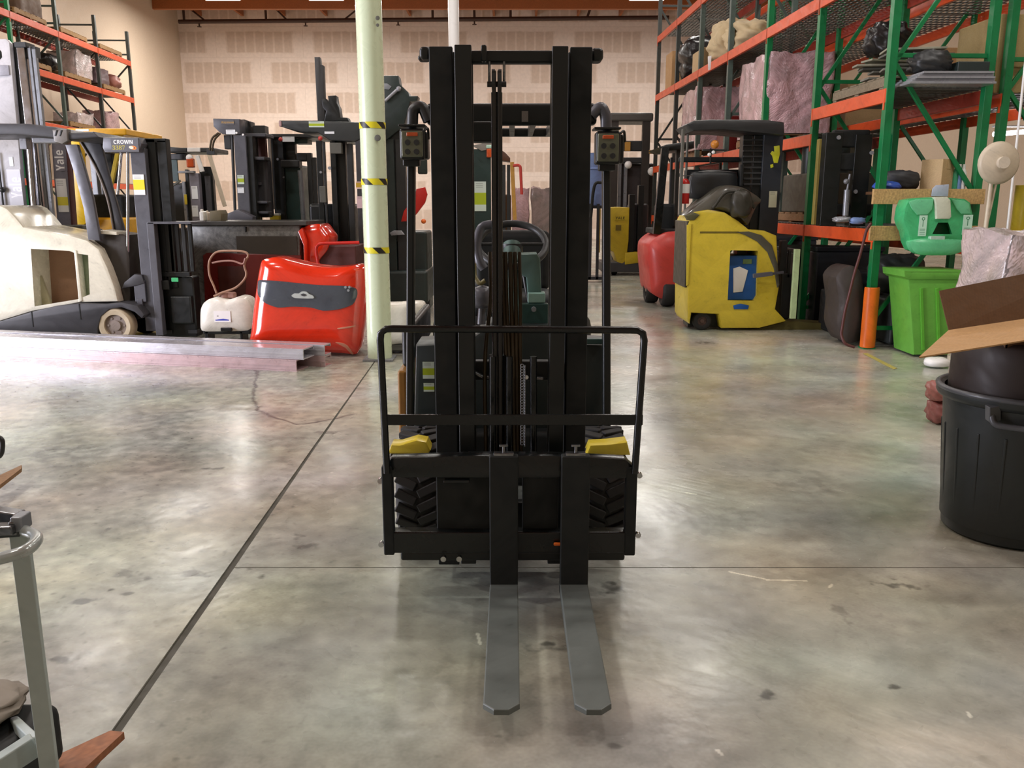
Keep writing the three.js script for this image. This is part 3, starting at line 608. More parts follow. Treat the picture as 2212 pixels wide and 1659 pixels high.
// a plain chassis with wheels for the trucks whose lower half hides behind others
function chassis(t, x0, x1, y, D, depth, m, h = 0.9, r = 0.16) {
  const a = W(x0, y, D), b = W(x1, y, D), xm = (a.x + b.x) / 2, w = b.x - a.x;
  part('chassis', [bx(w, h - 0.12, depth, xm, 0.12 + (h - 0.12) / 2, -D - depth / 2, 0.05)], m, t);
  for (const s of [-1, 1]) part('wheel', [tyreShape(V(xm + s * (w / 2 - 0.06), r, -D - 0.2), r, 0.12, 'x'), ...hubShape(V(xm + s * (w / 2 - 0.06), r, -D - 0.2), r * .55, 0.1, 'x')], mat.rubber, t);
}
const vertText = (txt, w = 64, h = 256, fg = '#ffffff', bg = '#a2a4aa') => canvasMat(w, h, (x, ww, hh) => { x.fillStyle = bg; x.fillRect(0, 0, ww, hh); x.translate(ww / 2, hh / 2); x.rotate(-Math.PI / 2); x.fillStyle = fg; x.font = 'bold 74px sans-serif'; x.textAlign = 'center'; x.textBaseline = 'middle'; x.fillText(txt, 0, 4); });

// ------------------------------------------------------------------ cream stand-up truck
{
  const D = 9.45, t = thing('forklift', 'cream stand-up forklift with grey curved guard pillars behind the steel channels', 'forklift', base(150, D + .5));
  part('body', PP([[-260, 440], [0, 444], [14, 450], [31, 467], [50, 490], [103, 500], [150, 508], [188, 519], [213, 538], [232, 578], [248, 622], [255, 652], [172, 654], [69, 673], [0, 694], [-260, 720]], D, 0.85, 0.03, [[[60, 531], [150, 536], [163, 541], [196, 546], [200, 640], [170, 652], [70, 668]]]), mat.cream, t);
  part('inner_panel', PB(52, 520, 172, 690, D + 0.42, 0.04), M(172, 132, 104, 0.8), t);
  part('inner_panel', PP([[164, 540], [204, 540], [206, 648], [172, 652]], D + 0.12, 0.05, 0.006), M(150, 164, 132, 0.6), t);
  part('inner_panel', PP([[60, 545], [72, 560], [92, 610], [112, 665], [68, 672]], D + 0.2, 0.05, 0.006), M(190, 184, 150, 0.6), t);
  part('body_lip', PP([[159, 540], [165, 541], [177, 650], [170, 653]], D - 0.01, 0.12, 0.006), mat.cream, t);
  part('skirt', PP([[-260, 720], [0, 694], [69, 673], [120, 661], [172, 655], [226, 657], [262, 653], [296, 660], [312, 680], [306, 688], [290, 674], [262, 664], [236, 668], [218, 684], [211, 708], [211, 744], [-260, 744]], D - 0.04, 0.95, 0.012), mat.charcoal, t);
  part('skirt_seam', [PB(68, 672, 70, 706, D - 0.045, 0.01, 0), PB(171, 656, 173, 690, D - 0.045, 0.01, 0)], mat.black, t);
  const wc = W(256, 713, D + 0.05); wc.y = 0.2;
  const wh = part('wheel', tyreShape(wc, 0.2, 0.16, 'z', 0.62), mat.creamTyre, t);
  part('hub', hubShape(wc, 0.13, 0.13, 'z'), mat.hub, wh);
  part('wheel', [tyreShape(V(wc.x, 0.2, wc.z - 0.75), 0.2, 0.16, 'z', 0.1)], mat.rubber, t);
  part('dash', [PP([[196, 512], [214, 500], [272, 508], [280, 560], [282, 650], [262, 652], [250, 600], [232, 560]], D + 0.14, 0.5, 0.02), PB(240, 560, 292, 690, D + 0.3, 0.3)], M(56, 50, 44, 0.7), t);
  part('seat_pad', PP([[215, 497], [252, 501], [252, 508], [215, 505]], D + 0.1, 0.3, 0.006), mat.cream, t);
  part('guard_pillar', PP([[140, 312], [166, 312], [178, 350], [200, 430], [216, 520], [190, 518], [180, 450], [162, 380]], D + 0.02, 0.06, 0.008), mat.greyTruck, t, { label: 'light grey curved pillar' });
  part('guard_pillar', PP([[168, 298], [192, 290], [215, 300], [240, 400], [272, 512], [248, 512], [236, 450], [212, 380], [188, 330]], D + 0.7, 0.06, 0.01), mat.charcoal, t);
  part('pillar_trim', tube([W(170, 300, D + .69), W(205, 360, D + .69), W(232, 430, D + .69), W(248, 512, D + .69)], 0.012, 30, 6), M(150, 138, 128, 0.5), t);
  part('guard_roof', [PP([[-260, 262], [-20, 266], [60, 267], [118, 274], [150, 286], [200, 284], [214, 296], [150, 302], [100, 296], [40, 291], [-260, 290]], D + 0.02, 0.8, 0.02)], mat.charcoal, t);
  part('guard_clamp', [PP([[112, 280], [144, 279], [146, 304], [134, 311], [116, 306]], D - 0.01, 0.1, 0.015)], M(128, 124, 120, 0.5), t);
  for (const x of [121, 131]) part('clamp_slot', PP([[x, 281], [x + 4, 281], [x, 294], [x - 4, 293]], D - 0.014, 0.02, 0.002), mat.black, t);
  part('guard_tube', [PB(67, 294, 122, 309, D + 0.5, 0.1, 0.02), VB(40, 55, 292, D + 0.6, 0.1, W(50, 322, D + .6).y)], mat.greyLight, t);
  // mast seen from the side, carriage and load backrest
  part('mast_rail', VB(280, 312, 320, D + 0.12, 0.1, 0.12), mat.greyTruck, t);
  part('mast_rail', [VB(313, 334, 300, D + 0.2, 0.12, 0.6), VB(338, 358, 303, D + 0.2, 0.12, 0.6), PB(310, 299, 358, 308, D + 0.2, 0.12)], mat.black, t);
  part('mast_rail', VB(333, 338, 310, D + 0.24, 0.05, 0.6), mat.maroon, t);
  part('lift_cylinder', [rod(W(276, 316, D + 0.16), W(276, 575, D + 0.16), 0.017, 14), rod(W(262, 330, D + 0.2), W(254, 420, D + 0.2), 0.016)], mat.chrome, t);
  part('mast_head', PP([[222, 297], [300, 297], [306, 310], [300, 329], [226, 329], [221, 318]], D + 0.05, 0.22, 0.012), mat.greyTruck, t);
  const nameMat = canvasMat(256, 128, (x) => { x.fillStyle = '#63646a'; x.fillRect(0, 0, 256, 128); x.fillStyle = '#f4f4f2'; x.font = 'bold 50px sans-serif'; x.fillText('CROWN', 22, 54); x.fillStyle = '#c3b43c'; x.font = 'bold 54px serif'; x.fillText('3387', 8, 108); x.fillStyle = '#ee8a3c'; x.beginPath(); x.ellipse(206, 90, 30, 18, 0.2, 0, 7); x.fill(); x.fillStyle = '#f3e6d0'; x.beginPath(); x.ellipse(186, 88, 22, 14, 0.2, 0, 7); x.fill(); x.fillStyle = '#3a2a20'; x.beginPath(); x.arc(214, 92, 6, 0, 7); x.fill(); });
  plate('name_plate', 240, 298, 299, 328, D + 0.044, nameMat, t);
  plate('decal', 288, 377, 312, 421, D + 0.11, stickerYellow, t);
  part('tilt_arm', PP([[262, 624], [268, 610], [290, 592], [306, 594], [312, 612], [292, 618]], D + 0.08, 0.08, 0.01), mat.charcoal, t);
  part('mast_foot', [PB(290, 606, 314, 652, D + 0.09, 0.1), PB(296, 646, 308, 668, D + 0.08, 0.1)], mat.greyTruck, t);
  part('carriage', [VB(316, 332, 480, D + 0.05, 0.1, 0.08), PB(318, 479, 412, 484, D + 0.05, 0.5, 0.004)], mat.greyTruck, t);
  for (let k = 0; k < 6; k++) part('backrest_bar', VB(334 + k * 14, 342 + k * 14, 484, D + 0.2, 0.04, W(360, 590, D).y), k % 2 ? mat.black : mat.dark, t);
  part('backrest_bar', PB(330, 588, 410, 598, D + 0.18, 0.06), mat.black, t);
  part('fork_carriage', [PB(334, 598, 422, 728, D + 0.22, 0.2, 0.02), PB(345, 606, 365, 626, D + 0.12, 0.1), PB(368, 640, 414, 700, D + 0.14, 0.1, 0.02)], mat.black, t);
  part('tag', PB(370, 600, 385, 609, D + 0.1, 0.01), mat.mint, t);
  part('fork', [bx(0.1, 0.04, 0.5, W(400, 700, D).x, 0.1, -D - 0.45), bx(0.1, 0.04, 0.5, W(345, 700, D).x, 0.1, -D - 0.45)], mat.dark, t);
}
// ------------------------------------------------------------------ trucks parked behind it
{
  const D = 10.6, t = thing('forklift', 'tall silver forklift mast with wide bright side plate, rising highest beside the rack', 'forklift', base(-10, D));
  part('mast_plate', PP([[-120, 86], [12, 84], [20, 92], [36, 268], [54, 480], [-90, 480]], D, 0.08, 0.008), M(226, 226, 232, 0.4), t);
  part('mast_rail', VB(34, 51, 96, D + 0.02, 0.1, 1.2), mat.chrome, t, { label: 'bright chrome rail' });
  part('mast_rail', [VB(22, 34, 92, D + 0.1, 0.06, 1.2), VB(51, 58, 98, D + 0.1, 0.06, 1.2)], mat.dark, t);
  part('mast_rail', [VB(58, 65, 100, D + 0.05, 0.05, 1.2), VB(68, 76, 106, D + 0.05, 0.05, 1.2)], mat.steelPaint, t);
  part('mast_head', [PB(30, 90, 56, 102, D, 0.2, 0.01), PB(54, 100, 78, 125, D + 0.06, 0.1)], mat.dark, t);
  part('plate_hole', PP([[-2, 106], [3, 112], [4, 124], [-4, 132]], D - 0.004, 0.02, 0.002), mat.black, t);
  part('plate_bracket', PP([[-10, 140], [18, 141], [20, 162], [-8, 164]], D - 0.02, 0.03, 0.006), M(172, 172, 182, 0.4), t);
  plate('lettering', 18, 366, 47, 444, D - 0.008, vertText('Yale', 64, 256, '#ffffff', '#dedee4'), t);
  plate('decal', 20, 339, 28, 359, D - 0.008, stickerWhite, t);
  part('hose', tube([W(-6, 330, D - .03), W(2, 400, D - .03), W(10, 470, D - .03)], 0.012, 20, 8), mat.dark, t);
  part('hose_clamp', ball(...W(5, 410, D - .04).toArray(), 0.035), mat.dark, t);
  part('lift_cylinder', [rod(W(62, 300, D - .05), W(76, 482, D - .05), 0.035, 16)], mat.chrome, t);
  chassis(t, -160, 50, 480, D, 0.5, mat.charcoal, 1.25);
}
{
  const D = 11.3, t = thing('forklift', 'grey forklift mast with white vertical lettering next to a yellow pillar', 'forklift', base(125, D));
  part('mast_rail', PP([[110, 296], [140, 296], [153, 488], [124, 490]], D, 0.1, 0.008), M(128, 126, 136, 0.45, 0.1), t, { label: 'lettered grey rail' });
  part('mast_rail', [PP([[74, 300], [84, 300], [98, 486], [86, 486]], D + 0.1, 0.06, 0.004), PP([[86, 300], [96, 300], [112, 486], [100, 486]], D + 0.12, 0.06, 0.004)], mat.dark, t);
  part('lift_cylinder', rod(W(101, 306, D - 0.02), W(116, 492, D - 0.02), 0.026, 16), mat.chrome, t);
  part('rail_edge', PP([[140, 296], [143, 296], [158, 488], [153, 488]], D + 0.01, 0.12, 0.004), mat.maroon, t);
  plate('lettering', 116, 322, 138, 370, D - 0.008, vertText('Yale', 64, 160, '#ffffff', '#807e88'), t);
  plate('decal', 123, 386, 145, 458, D - 0.008, stickerTwo, t);
  part('mast_foot', [PB(60, 484, 110, 500, D - 0.1, 0.3, 0.02), PB(110, 486, 180, 506, D - 0.05, 0.3, 0.02)], mat.greyCloth, t);
  chassis(t, 66, 180, 490, D, 0.6, mat.charcoal, 1.2);
}
{
  const D = 12.1, t = thing('forklift', 'yellow forklift with a flat amber roof over a black cab frame', 'forklift', base(210, D));
  part('guard_roof', PB(143, 277, 272, 292, D, 1.25, 0.02), mat.amber, t);
  part('guard_pillar', PP([[144, 292], [170, 292], [180, 400], [190, 478], [174, 492], [160, 480], [149, 360]], D - 0.1, 0.14, 0.01), M(252, 206, 36, 0.45), t, { label: 'yellow pillar' });
  part('guard_pillar', [bar(W(262, 292, D + 0.1), W(240, 400, D + 0.1), 0.05, 0.05), bar(W(330, 296, D + 1.1), W(318, 480, D + 1.1), 0.05, 0.05)], mat.yellowDull, t);
  part('sticker_white', PB(163, 279, 192, 284, D - 0.006, 0.01), mat.white, t);
  part('mast_rail', [VB(190, 202, 310, D + 0.3, 0.1, 0.6), VB(206, 214, 330, D + 0.34, 0.1, 0.6)], mat.steelPaint, t);
  part('cab_body', [PB(196, 420, 270, 520, D + 0.2, 0.9, 0.04), PB(222, 330, 244, 395, D + 0.4, 0.2, 0.02)], mat.blackMat, t);
  part('engine_cover', PB(205, 470, 280, 540, D + 0.1, 0.8, 0.04), mat.amber, t);
  chassis(t, 170, 300, 540, D + 0.1, 1.5, mat.yellowDull, 0.8);
}
{
  const D = 13.7, t = thing('forklift', 'small grey truck with an orange beacon and slanted white frame tubes', 'forklift', base(420, D));
  part('guard_roof', [PB(358, 319, 462, 329, D, 0.7, 0.015), PP([[352, 316], [402, 320], [402, 328], [354, 326]], D - 0.02, 0.1, 0.004)], mat.dark, t);
  part('roof_strip', PB(404, 319, 432, 328, D - 0.02, 0.05, 0.008), mat.white, t);
  part('guard_pillar', bar(W(426, 336, D), W(437, 371, D), 0.06, 0.05), mat.white, t);
  part('guard_pillar', bar(W(452, 334, D), W(486, 446, D), 0.055, 0.05), mat.ivory, t);
  const be = part('beacon', PB(402, 342, 417, 362, D - 0.03, 0.1, 0.02), mat.orangeLamp, t);
  part('beacon_cap', [ball(...W(409.5, 341, D + 0.02).toArray(), 0.055)], mat.white, be);
  part('mast_rail', PB(412, 374, 432, 478, D, 0.12), M(140, 138, 150, 0.45), t);
  part('mast_rail', [PB(403, 366, 410, 478, D + 0.03, 0.08), PB(434, 360, 462, 478, D + 0.2, 0.1)], mat.black, t);
  part('mast_rail', PB(445, 380, 456, 478, D + 0.15, 0.1), mat.greyTruck, t);
  part('cross_arm', PB(384, 369, 418, 374, D - 0.05, 0.1), mat.greyLight, t);
  plate('decal', 414, 402, 427, 430, D - 0.008, stickerWhite, t); plate('decal', 415, 444, 428, 468, D - 0.008, stickerWhite, t);
  part('cab', [PB(362, 395, 402, 480, D + 0.1, 0.6, 0.04), PB(366, 332, 400, 345, D + 0.3, 0.2, 0.01)], mat.dark, t);
  part('side_window', PB(366, 345, 384, 392, D + 0.3, 0.03), mat.teal, t);
  part('frame_post', [PB(360, 330, 366, 395, D + 0.05, 0.06), PB(396, 392, 402, 478, D - 0.02, 0.05)], mat.greyLight, t);
  part('lever', bar(W(366, 406, D - .05), W(390, 390, D - .05), 0.03, 0.03), mat.greyCloth, t);
  part('tag', PB(398, 420, 404, 442, D - 0.03, 0.01), mat.yellow, t);
  chassis(t, 360, 470, 480, D, 1.2, mat.charcoal, 1.15);
}
{
  const D = 11.9, t = thing('reach_truck', 'grey reach truck mast with a chamfered header and gold script', 'reach truck', base(515, D));
  part('mast_head', PP([[460, 256], [517, 257], [518, 290], [481, 290], [473, 285], [461, 273]], D, 0.3, 0.008), mat.greyTruck, t);
  part('mast_head', [PB(518, 258, 530, 289, D + 0.25, 0.2), PB(530, 262, 542, 289, D + 0.4, 0.2), PB(546, 271, 572, 290, D + 0.4, 0.2)], mat.dark, t);
  part('header_flange', PB(516, 288, 574, 295, D + 0.1, 0.4), mat.charcoal, t);
  part('mast_rail', VB(504, 530, 292, D + 0.02, 0.14, 0.5), mat.greyTruck, t, { label: 'grey outer rail' });
  part('mast_rail', [VB(531, 545, 294, D + 0.06, 0.14, 0.5), VB(546, 552, 294, D + 0.3, 0.1, 0.5)], mat.black, t);
  part('mast_rail', [VB(556, 572, 294, D + 0.45, 0.1, 2.0)], mat.maroon, t);
  part('lift_cylinder', rod(W(501, 292, D + 0.05), W(508, 460, D + 0.05), 0.02, 14), mat.dark, t);
  part('hose_guide', [tube([W(472, 287, D), W(458, 300, D), W(453, 325, D)], 0.014, 20, 8), tube([W(476, 288, D), W(463, 303, D), W(458, 326, D)], 0.014, 20, 8)], mat.brownHose, t);
  part('hose_tray', [PB(446, 322, 464, 334, D, 0.1), PB(484, 292, 498, 322, D + 0.05, 0.1)], mat.dark, t);
  part('mast_foot', PP([[484, 474], [488, 462], [504, 456], [512, 452], [536, 463], [546, 468], [546, 476], [484, 477]], D - 0.1, 0.4, 0.015), M(88, 88, 96, 0.5), t);
  plate('script', 477, 259, 505, 269, D - 0.008, canvasMat(128, 48, (x) => { x.fillStyle = '#62636a'; x.fillRect(0, 0, 128, 48); x.fillStyle = '#c49a4a'; x.font = 'italic bold 30px serif'; x.fillText('Raymond', 2, 35); }), t);
  plate('decal', 488, 280, 508, 290, D - 0.008, stickerWhite, t); plate('decal', 513, 378, 527, 398, D + 0.01, stickerLime, t); plate('decal', 513, 405, 527, 417, D + 0.01, stickerWhite, t);
  for (const [x, y] of [[511, 287], [525, 291]]) part('bolt', disc(W(x, y, D - 0.01), 0.014, 0.02, 'z', 10), mat.white, t);
  part('operator_cab', [PB(545, 340, 578, 470, D + 0.3, 0.3, 0.05), PB(546, 338, 572, 346, D + 0.1, 0.3, 0.015), PB(552, 394, 562, 400, D + 0.2, 0.1), PB(550, 434, 578, 440, D + 0.1, 0.2, 0.01), PB(558, 456, 580, 462, D + 0.1, 0.2, 0.01)], mat.charcoal, t);
  chassis(t, 486, 578, 480, D, 0.6, mat.charcoal, 1.1);
}
{
  const D = 12.7, t = thing('reach_truck', 'black reach truck with white number tag under its thin roof, yellow lamp at its foot', 'reach truck', base(620, D));
  part('guard_roof', PB(570, 289, 690, 297, D, 0.9, 0.01), mat.dark, t);
  part('guard_post', bar(W(581, 294, D - 0.02), W(590, 452, D - 0.02), 0.04, 0.04), M(150, 138, 126, 0.5), t);
  part('mast_rail', [VB(584, 610, 296, D + 0.05, 0.16, 0.5), VB(612, 636, 296, D + 0.2, 0.12, 0.5)], mat.black, t);
  part('cab_panel', [PB(610, 355, 650, 480, D + 0.1, 0.6, 0.04), PB(634, 300, 664, 310, D + 0.1, 0.3)], mat.teal, t);
  part('control_box', [PB(606, 345, 646, 362, D - 0.02, 0.2, 0.02), PB(640, 330, 664, 348, D + 0.2, 0.2, 0.02)], mat.dark, t);
  plate('number_tag', 610, 295, 636, 306, D - 0.03, stickerWhite, t);
  part('marker_lamp', ball(...W(606, 301, D - 0.03).toArray(), 0.03), mat.redSoft, t);
  part('bolt', [disc(W(600, 344, D + 0.03), 0.018, 0.02, 'z', 10), disc(W(613, 383, D + 0.03), 0.014, 0.02, 'z', 10)], mat.greyLight, t);
  part('lift_cylinder', rod(W(648, 368, D - 0.05), W(656, 478, D - 0.05), 0.035, 16), mat.steelPaint, t, { label: 'silver cylinder' });
  part('mast_rail', [VB(662, 672, 330, D + 0.1, 0.1, 0.5), VB(674, 682, 340, D + 0.1, 0.1, 0.5)], mat.dark, t);
  part('seat_light', [PB(582, 464, 603, 476, D - 0.12, 0.1, 0.015)], mat.yellow, t);
  part('lamp_top', PB(582, 461, 603, 466, D - 0.125, 0.1, 0.01), mat.tank, t);
  chassis(t, 580, 680, 480, D, 1.3, mat.black, 1.1);
}
{
  const D = 11.6, t = thing('order_picker', 'black truck with tapered roof canopy and one mast rail raised high above the others', 'order picker', base(730, D));
  part('guard_roof', PP([[602, 260], [684, 260], [778, 264], [782, 298], [767, 306], [712, 303], [686, 286], [650, 285], [608, 274]], D, 0.8, 0.02), M(58, 62, 62, 0.5), t);
  part('roof_end', PB(602, 261, 608, 273, D - 0.012, 0.1, 0.01), mat.film, t);
  plate('number_tag', 667, 262, 700, 275, D - 0.008, stickerLime, t); plate('number_tag', 701, 284, 722, 289, D - 0.008, stickerWhite, t);
  part('raised_rail', PP([[679, 123], [690, 123], [692, 138], [698, 141], [702, 262], [686, 262]], D + 0.3, 0.12, 0.006), M(60, 60, 60, 0.6), t, { label: 'raised mast rail' });
  part('raised_head', PP([[694, 214], [702, 212], [710, 222], [708, 207], [725, 206], [727, 222], [732, 232], [735, 253], [750, 254], [754, 262], [700, 262], [704, 240], [697, 232]], D + 0.25, 0.2, 0.01), mat.black, t);
  part('mast_rail', [VB(682, 694, 304, D + 0.1, 0.14, 0.4), VB(712, 724, 305, D + 0.1, 0.16, 0.4), VB(726, 745, 305, D + 0.2, 0.14, 0.4)], mat.black, t);
  part('mast_rail', [VB(696, 701, 306, D + 0.08, 0.05, 0.4), VB(748, 760, 310, D + 0.1, 0.1, 0.4)], mat.dark, t);
  part('side_plate', VB(767, 782, 298, D + 0.02, 0.2, 0.3), mat.charcoal, t);
  plate('decal', 769, 392, 786, 408, D + 0.01, sticker([[0.2, '#d8b49c'], [0.6, '#c8a42e'], [0.2, '#e6cdc6']]), t); plate('decal', 771, 424, 786, 450, D + 0.01, sticker([[1, '#dcc0c6']]), t);
  part('junction_box', [PB(712, 308, 738, 332, D + 0.02, 0.1, 0.01), PB(690, 402, 704, 438, D + 0.03, 0.08, 0.01)], mat.greyCloth, t);
  part('bolt', [disc(W(712, 363, D + 0.05), 0.022, 0.02, 'z', 10), disc(W(693, 372, D + 0.05), 0.016, 0.02, 'z', 10)], mat.greyLight, t);
  part('marker_lamp', ball(...W(692, 299, D - 0.02).toArray(), 0.03), mat.redSoft, t);
  part('platform', [PB(668, 440, 766, 560, D + 0.35, 0.7, 0.05)], mat.black, t);
  chassis(t, 660, 790, 560, D, 1.2, mat.black, 0.8);
}
// grey and red pallet truck
{
  const D = 10.45, t = thing('pallet_truck', 'pallet truck with a scuffed grey steel battery box and dark red lower panel', 'pallet truck', base(530, D));
  part('battery_box', PP([[410, 486], [648, 486], [650, 736], [424, 736], [414, 560]], D, 0.9, 0.03), M(136, 136, 132, 0.4, 0.15, { map: wearMap }), t);
  part('box_lid', PB(400, 478, 662, 487, D - 0.05, 1.0, 0.006), M(70, 68, 64, 0.5), t);
  part('dark_panel', PB(511, 510, 642, 552, D - 0.012, 0.02, 0.002), M(58, 52, 44, 0.5), t);
  part('red_panel', PP([[438, 552], [446, 546], [540, 548], [650, 552], [652, 734], [446, 734]], D - 0.025, 0.04, 0.008), mat.redDark, t);
  part('red_panel', PP([[470, 575], [532, 575], [530, 640], [474, 640]], D - 0.03, 0.02, 0.004), M(84, 40, 32, 0.5), t);
  part('latch', PB(528, 490, 532, 501, D - 0.02, 0.03), mat.black, t);
  part('back_shroud', PP([[643, 500], [652, 492], [661, 520], [662, 574], [656, 574], [655, 530]], D - 0.06, 0.5, 0.012), mat.hood, t);
  part('back_shroud', [dome([[655, 494], [668, 486], [690, 484], [702, 498], [712, 514], [706, 540], [690, 560], [684, 574], [662, 574], [660, 520]], D + 0.05, 0.5, 0.05, 3)], mat.hood, t);
  part('grab_bar', pipe([W(688, 575, D - 0.1), W(680, 526, D - 0.1), W(776, 524, D - 0.1)], 0.1, 0.02), mat.red, t);
  part('operator_well', [PB(686, 530, 772, 700, D + 0.1, 0.6, 0.02)], mat.maroon, t);
  for (const x of [560, 600]) part('caster', [tyreShape(V(W(x, 700, D).x, 0.09, -D - 0.3), 0.09, 0.07, 'x', 0.3)], mat.rubber, t);
}
// things standing on its lid
solo('plastic_jug', [PB(430, 456, 441, 478, 10.6, 0.12, 0.02), PB(432, 452, 437, 457, 10.62, 0.05, 0.01)], mat.tank, 'small white plastic jug on the pallet truck lid, in front of its twin', 'jug');
solo('plastic_jug', [PB(442, 458, 450, 478, 10.85, 0.12, 0.02), PB(444, 455, 448, 459, 10.87, 0.05, 0.01)], mat.ivory, 'cream plastic jug on the pallet truck lid, touching the brown carton', 'jug');
solo('carton', [PP([[453, 456], [474, 454], [478, 462], [477, 477], [453, 477]], 10.6, 0.25, 0.004)], M(112, 102, 76, 0.85), 'brown carton on the pallet truck lid beside two jugs', 'box');
// ------------------------------------------------------------------ in front: steel channels, red hood, sprayer, tank
{
  const A = floorAt(-320, 757), B = floorAt(641, 803);
  const dir = B.clone().sub(A).normalize(), nrm = V(-dir.z, 0, dir.x).multiplyScalar(-1); if (nrm.z > 0) nrm.multiplyScalar(-1);
  const ch = (off, y, endPx, h, w, label, m) => {
    const L = A.distanceTo(B) + endPx, a = A.clone().addScaledVector(nrm, off), k = 0.012;
    const g = [bx(L, k, w, L / 2, h - k / 2, -w / 2), bx(L, h - 2 * k, k, L / 2, h / 2, -k / 2, 0.003), bx(L, k, w, L / 2, k / 2, -w / 2), bx(L, h * 0.3, k, L / 2, h * 0.85, -w + k / 2), bx(L, 0.012, 0.006, L / 2, h * 0.5, 0.002)];
    const q = new THREE.Matrix4().makeRotationY(Math.atan2(-dir.z, dir.x)).setPosition(a.x, y, a.z);
    solo('steel_channel', g.map(e => e.applyMatrix4(q)), m, label, 'steel beam', undefined);
  };
  const sm = M(206, 178, 180, 0.4, 0.3), s2 = M(212, 210, 218, 0.3, 0.45);
  ch(0, 0, 0, 0.108, 0.24, 'pinkish steel channel lying on the concrete, front and lowest of the stacked channels', sm);
  ch(0.03, 0.11, 0.06, 0.1, 0.22, 'bright steel channel stacked on top of the front floor channel', s2);
  ch(0.27, 0, 0.16, 0.108, 0.14, 'steel channel on the floor behind the front stack, end under the red hood', sm);
  ch(0.27, 0.11, 0.16, 0.105, 0.14, 'upper rear steel channel running beneath the white sprayer', s2);
}
{
  const D = 8.62, t = thing('machine_hood', 'glossy red moulded truck hood with a dark grey band, propped against the column', 'hood', [W(665, 700, D).x, 0.03, -D]);
  const h = dome([[566, 563], [585, 557], [604, 557], [625, 562], [656, 570], [690, 576], [722, 578], [750, 576], [770, 573], [786, 580], [791, 604], [787, 660], [780, 725], [771, 764], [740, 763], [660, 759], [600, 754], [541, 749], [543, 716], [549, 660], [555, 615], [560, 585]], D, 0.3, 0.11, 7, 3);
  part('shell', h, mat.hood, t);
  const band = dressed([[556, 607], [571, 603], [605, 604], [653, 609], [698, 613], [751, 615], [773, 621], [776, 635], [767, 656], [738, 666], [704, 669], [677, 662], [635, 660], [605, 662], [576, 652], [558, 635]], D, h, 0.012);
  part('grey_band', band, M(74, 80, 90, 0.3, 0, { clearcoat: 0.6 }), t);
  part('emblem', [dressed([[636, 636], [642, 631], [652, 631], [658, 627], [668, 627], [674, 632], [683, 636], [683, 642], [645, 641]], D, h, 0.024)], M(196, 202, 198, 0.4), t);
  part('emblem_mark', [dressed([[656, 634], [662, 631], [669, 634], [664, 637]], D, h, 0.028)], mat.charcoal, t);
  for (const [x, y] of [[751, 618], [759, 618], [757, 625]]) { const p = W(x, y, D); part('bolt', disc(V(p.x, p.y, h.zAt(p) + 0.012), 0.013, 0.02, 'z', 12), mat.greyLight, t); }
  for (const g of [dressed([[728, 736], [745, 738], [756, 746], [764, 764], [760, 765], [752, 750], [740, 742]], D, h, 0.006, 0.002), dressed([[735, 705], [768, 701], [768, 704], [736, 708]], D, h, 0.006, 0.002)]) part('scrape', g, M(224, 150, 124, 0.6), t);
}
{
  const D = 9.35, t = thing('sprayer', 'white backpack sprayer tank with a looped tan hose in front of the red panel', 'sprayer', [W(490, 700, D).x, 0.05, -D]);
  part('tank', [dome([[434, 668], [440, 655], [452, 646], [470, 643], [492, 648], [512, 642], [530, 646], [541, 660], [545, 680], [543, 702], [534, 714], [470, 716], [436, 714], [433, 690]], D, 0.28, 0.05, 4, 3)], mat.tank, t);
  part('cap', [disc(W(487, 637, D + 0.14), 0.075, 0.05, 'y', 20), PB(474, 632, 506, 645, D + 0.08, 0.1, 0.02)], M(160, 120, 106, 0.6), t);
  plate('label', 462, 672, 498, 696, D - 0.056, canvasMat(128, 96, (x) => { x.fillStyle = '#f6f6f6'; x.fillRect(0, 0, 128, 96); x.fillStyle = '#3a46b8'; x.fillRect(10, 74, 104, 8); x.beginPath(); x.moveTo(20, 74); x.lineTo(70, 66); x.lineTo(112, 74); x.fill(); x.fillStyle = '#555'; x.fillRect(24, 40, 12, 6); }), t);
  part('stand', [PB(438, 712, 540, 722, D, 0.2, 0.01), VB(442, 450, 716, D, 0.2, 0.03), VB(518, 524, 716, D, 0.2, 0.03), PB(476, 708, 500, 716, D - 0.05, 0.04, 0.008)], mat.black, t);
  part('hose', tube([[462, 640], [480, 632], [508, 622], [526, 606], [532, 592], [528, 576], [530, 564], [536, 552], [528, 544], [500, 542], [470, 544], [456, 556], [451, 572], [453, 596], [462, 618], [468, 634]].map(p => W(p[0], p[1], D + 0.05)), 0.012, 90, 8), M(168, 130, 106, 0.6), t);
  part('wand', tube([[458, 568], [480, 564], [504, 564], [524, 570], [530, 558]].map(p => W(p[0], p[1], D + 0.03)), 0.010, 40, 8), M(170, 128, 116, 0.6), t);
}
{
  const D = 8.75, t = thing('water_tank', 'white plastic tank on a small wheeled base beside the column foot', 'tank', [W(862, 740, D).x, 0, -D]);
  part('tank', [dome([[817, 664], [824, 659], [860, 658], [880, 656], [905, 656], [914, 666], [914, 742], [896, 747], [870, 742], [848, 744], [828, 748], [822, 744], [818, 700]], D, 0.3, 0.04, 6, 3)], mat.tank, t);
  part('base_frame', PB(826, 744, 912, 758, D, 0.3, 0.015), mat.greyCloth, t);
  for (const x of [858, 904]) { const c = W(x, 770, D + 0.05); c.y = 0.062; part('caster', [tyreShape(c, 0.062, 0.035, 'z', 0.5, 24), disc(c, 0.035, 0.04, 'z', 14)], mat.greyTruck, t); }
  part('strap', tube([W(888, 650, D - 0.05), W(898, 690, D - .06), W(906, 744, D - .05)], 0.012, 20, 6), mat.dark, t);
}
